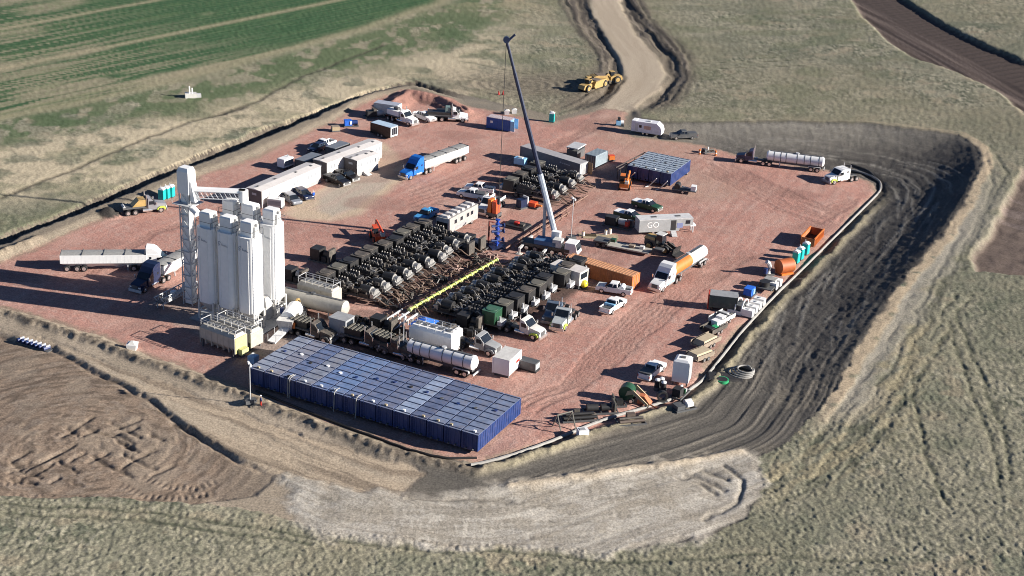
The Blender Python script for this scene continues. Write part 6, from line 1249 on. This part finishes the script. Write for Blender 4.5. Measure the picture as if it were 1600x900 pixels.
# green ring, coil, tarp on the right slope
c=G(1128,596); t=thing('green_basin','dark pit liner with bright green round basin below the ditch','basin',tuple(c),0); o=B(); o.cyl((0,0,0),(0,0,.4),1.0,16); o.out('basin',BRGREEN,t,True); o=B(); o.cyl((0,0,.4),(0,0,.42),.8,16); o.out('water',BLACK,t); o=B(); o.fr((-2.2,3.2,-.3,2.6),.0,(-1.8,3.0,0,2.4),.35); o.out('liner',BLACK,t)
c=G(1158,584); o=B(); 
for k in range(4): o.hose([(1.9*math.cos(a)*(1-.12*k)+.2*k,1.9*math.sin(a)*(1-.12*k),.2+.2*k) for a in np.linspace(.3*k,5.6+.3*k,16)],.13,6)
solo(o.out('hose_coil',HOSEC,None,True),'loose coil of grey hose beside the green basin','hose coil',tuple(c))
# ---------------------------------------------------------------- outside the pad
c=G(207,546); t=thing('bulk_bag','lone white bulk bag on the bank left of the sand bins','bag',tuple(c)); B().fr((-.6,.6,-.6,.6),0,(-.75,.75,-.75,.75),1.0).out('bag',WHITE,t); B().fr((-.6,.6,-.6,.6),1.0,(-.2,.2,-.2,.2),1.35).out('neck',OFFW,t)
c=G(52,541); rz=yawpx((76,550),(30,535)); t=thing('hose_trolley','row of blue and white pipe fittings lying on brown earth','pipe rack',tuple(c),rz); o=B(); [o.cyl((-2.6+.85*k,-.5,.45),(-2.3+.85*k,.5,.5),.3,8) for k in range(7)]; o.out('pipe_fitting',BLUE,t,True); o=B(); [o.cyl((-2.4+.85*k,-.1,.7),(-2.0+.85*k,.3,.9),.14,6) for k in range(7)]; o.out('valve',WHITE,t,True); B().box(-3,3.4,-.6,.6,0,.2).out('skid',DGREY,t)
c=G(299,152); t=thing('well_pump','small white pump box beside the crop field','pump box',tuple(c),.3); B().box(-1.4,1.2,-.9,.9,0,1.0).out('slab_box',OFFW,t); B().box(-.5,-.2,-.2,.1,1.0,2.6).box(.1,.4,-.2,.1,1.0,2.2).out('post',WHITE,t); B().box(1.3,2.2,-.5,.5,0,.8).out('tank',LGREY,t)
for px,l in ((779,'left'),(786,'right')):
    c=G(px,148); o=B(); o.cyl((0,0,0),(0,0,1.0),.3,8,.06); t=thing('traffic_cone',f'tiny red marker on the grass beyond the boom, {l} of two','marker',tuple(c)); o.out('cone',RED,t); B().box(-.35,.35,-.35,.35,0,.05).out('base',BLACK,t)
def scraper(px,py,a,b,label):
    c=G(px,py); rz=yawpx(a,b); t=thing('earth_scraper',label,'earth scraper',tuple(c),rz,'yellow earth scrapers'); t.scale=(.82,.82,.82); y_=YELLOW
    B().prism([(1.6,.8),(1.6,1.9),(2.4,2.2),(5.2,2.1),(5.6,1.0),(5.0,.7)],-1.1,1.1).out('tractor_hood',y_,t); B().box(1.7,2.9,-.7,.8,2.2,3.3).out('cab',GLASS,t); B().box(1.6,3.0,-.8,.9,3.3,3.42).out('cab_roof',y_,t)
    B().prism([(-4.0,.5),(-4.2,2.3),(-3.2,2.6),(.2,2.4),(.9,1.2),(.2,.4)],-1.45,1.45).out('bowl',y_,t); B().prism([(.2,2.3),(.9,2.9),(1.9,2.2),(1.7,1.7),(.9,2.2)],-.5,.5).out('gooseneck',y_,t); B().fr((-6.2,-4.2,-.9,.9),.9,(-6.0,-4.3,-.8,.8),2.2).out('engine_cover',y_,t); B().box(-2.9,-.2,-1.2,1.2,2.3,2.7).out('spoil_load',mat('spoil',(.14,.11,.085),.9),t)
    for x in (3.7,-4.6):
        for s in (-1.25,1.25): wheel(t,x,s,1.05,.75,False,YELLOW)
    return t
scraper(925,139,(908,144),(946,132),'yellow earth scraper, nearer of two parked left of the road')
scraper(944,129,(955,127),(925,129),'yellow earth scraper, farther of two parked left of the road')
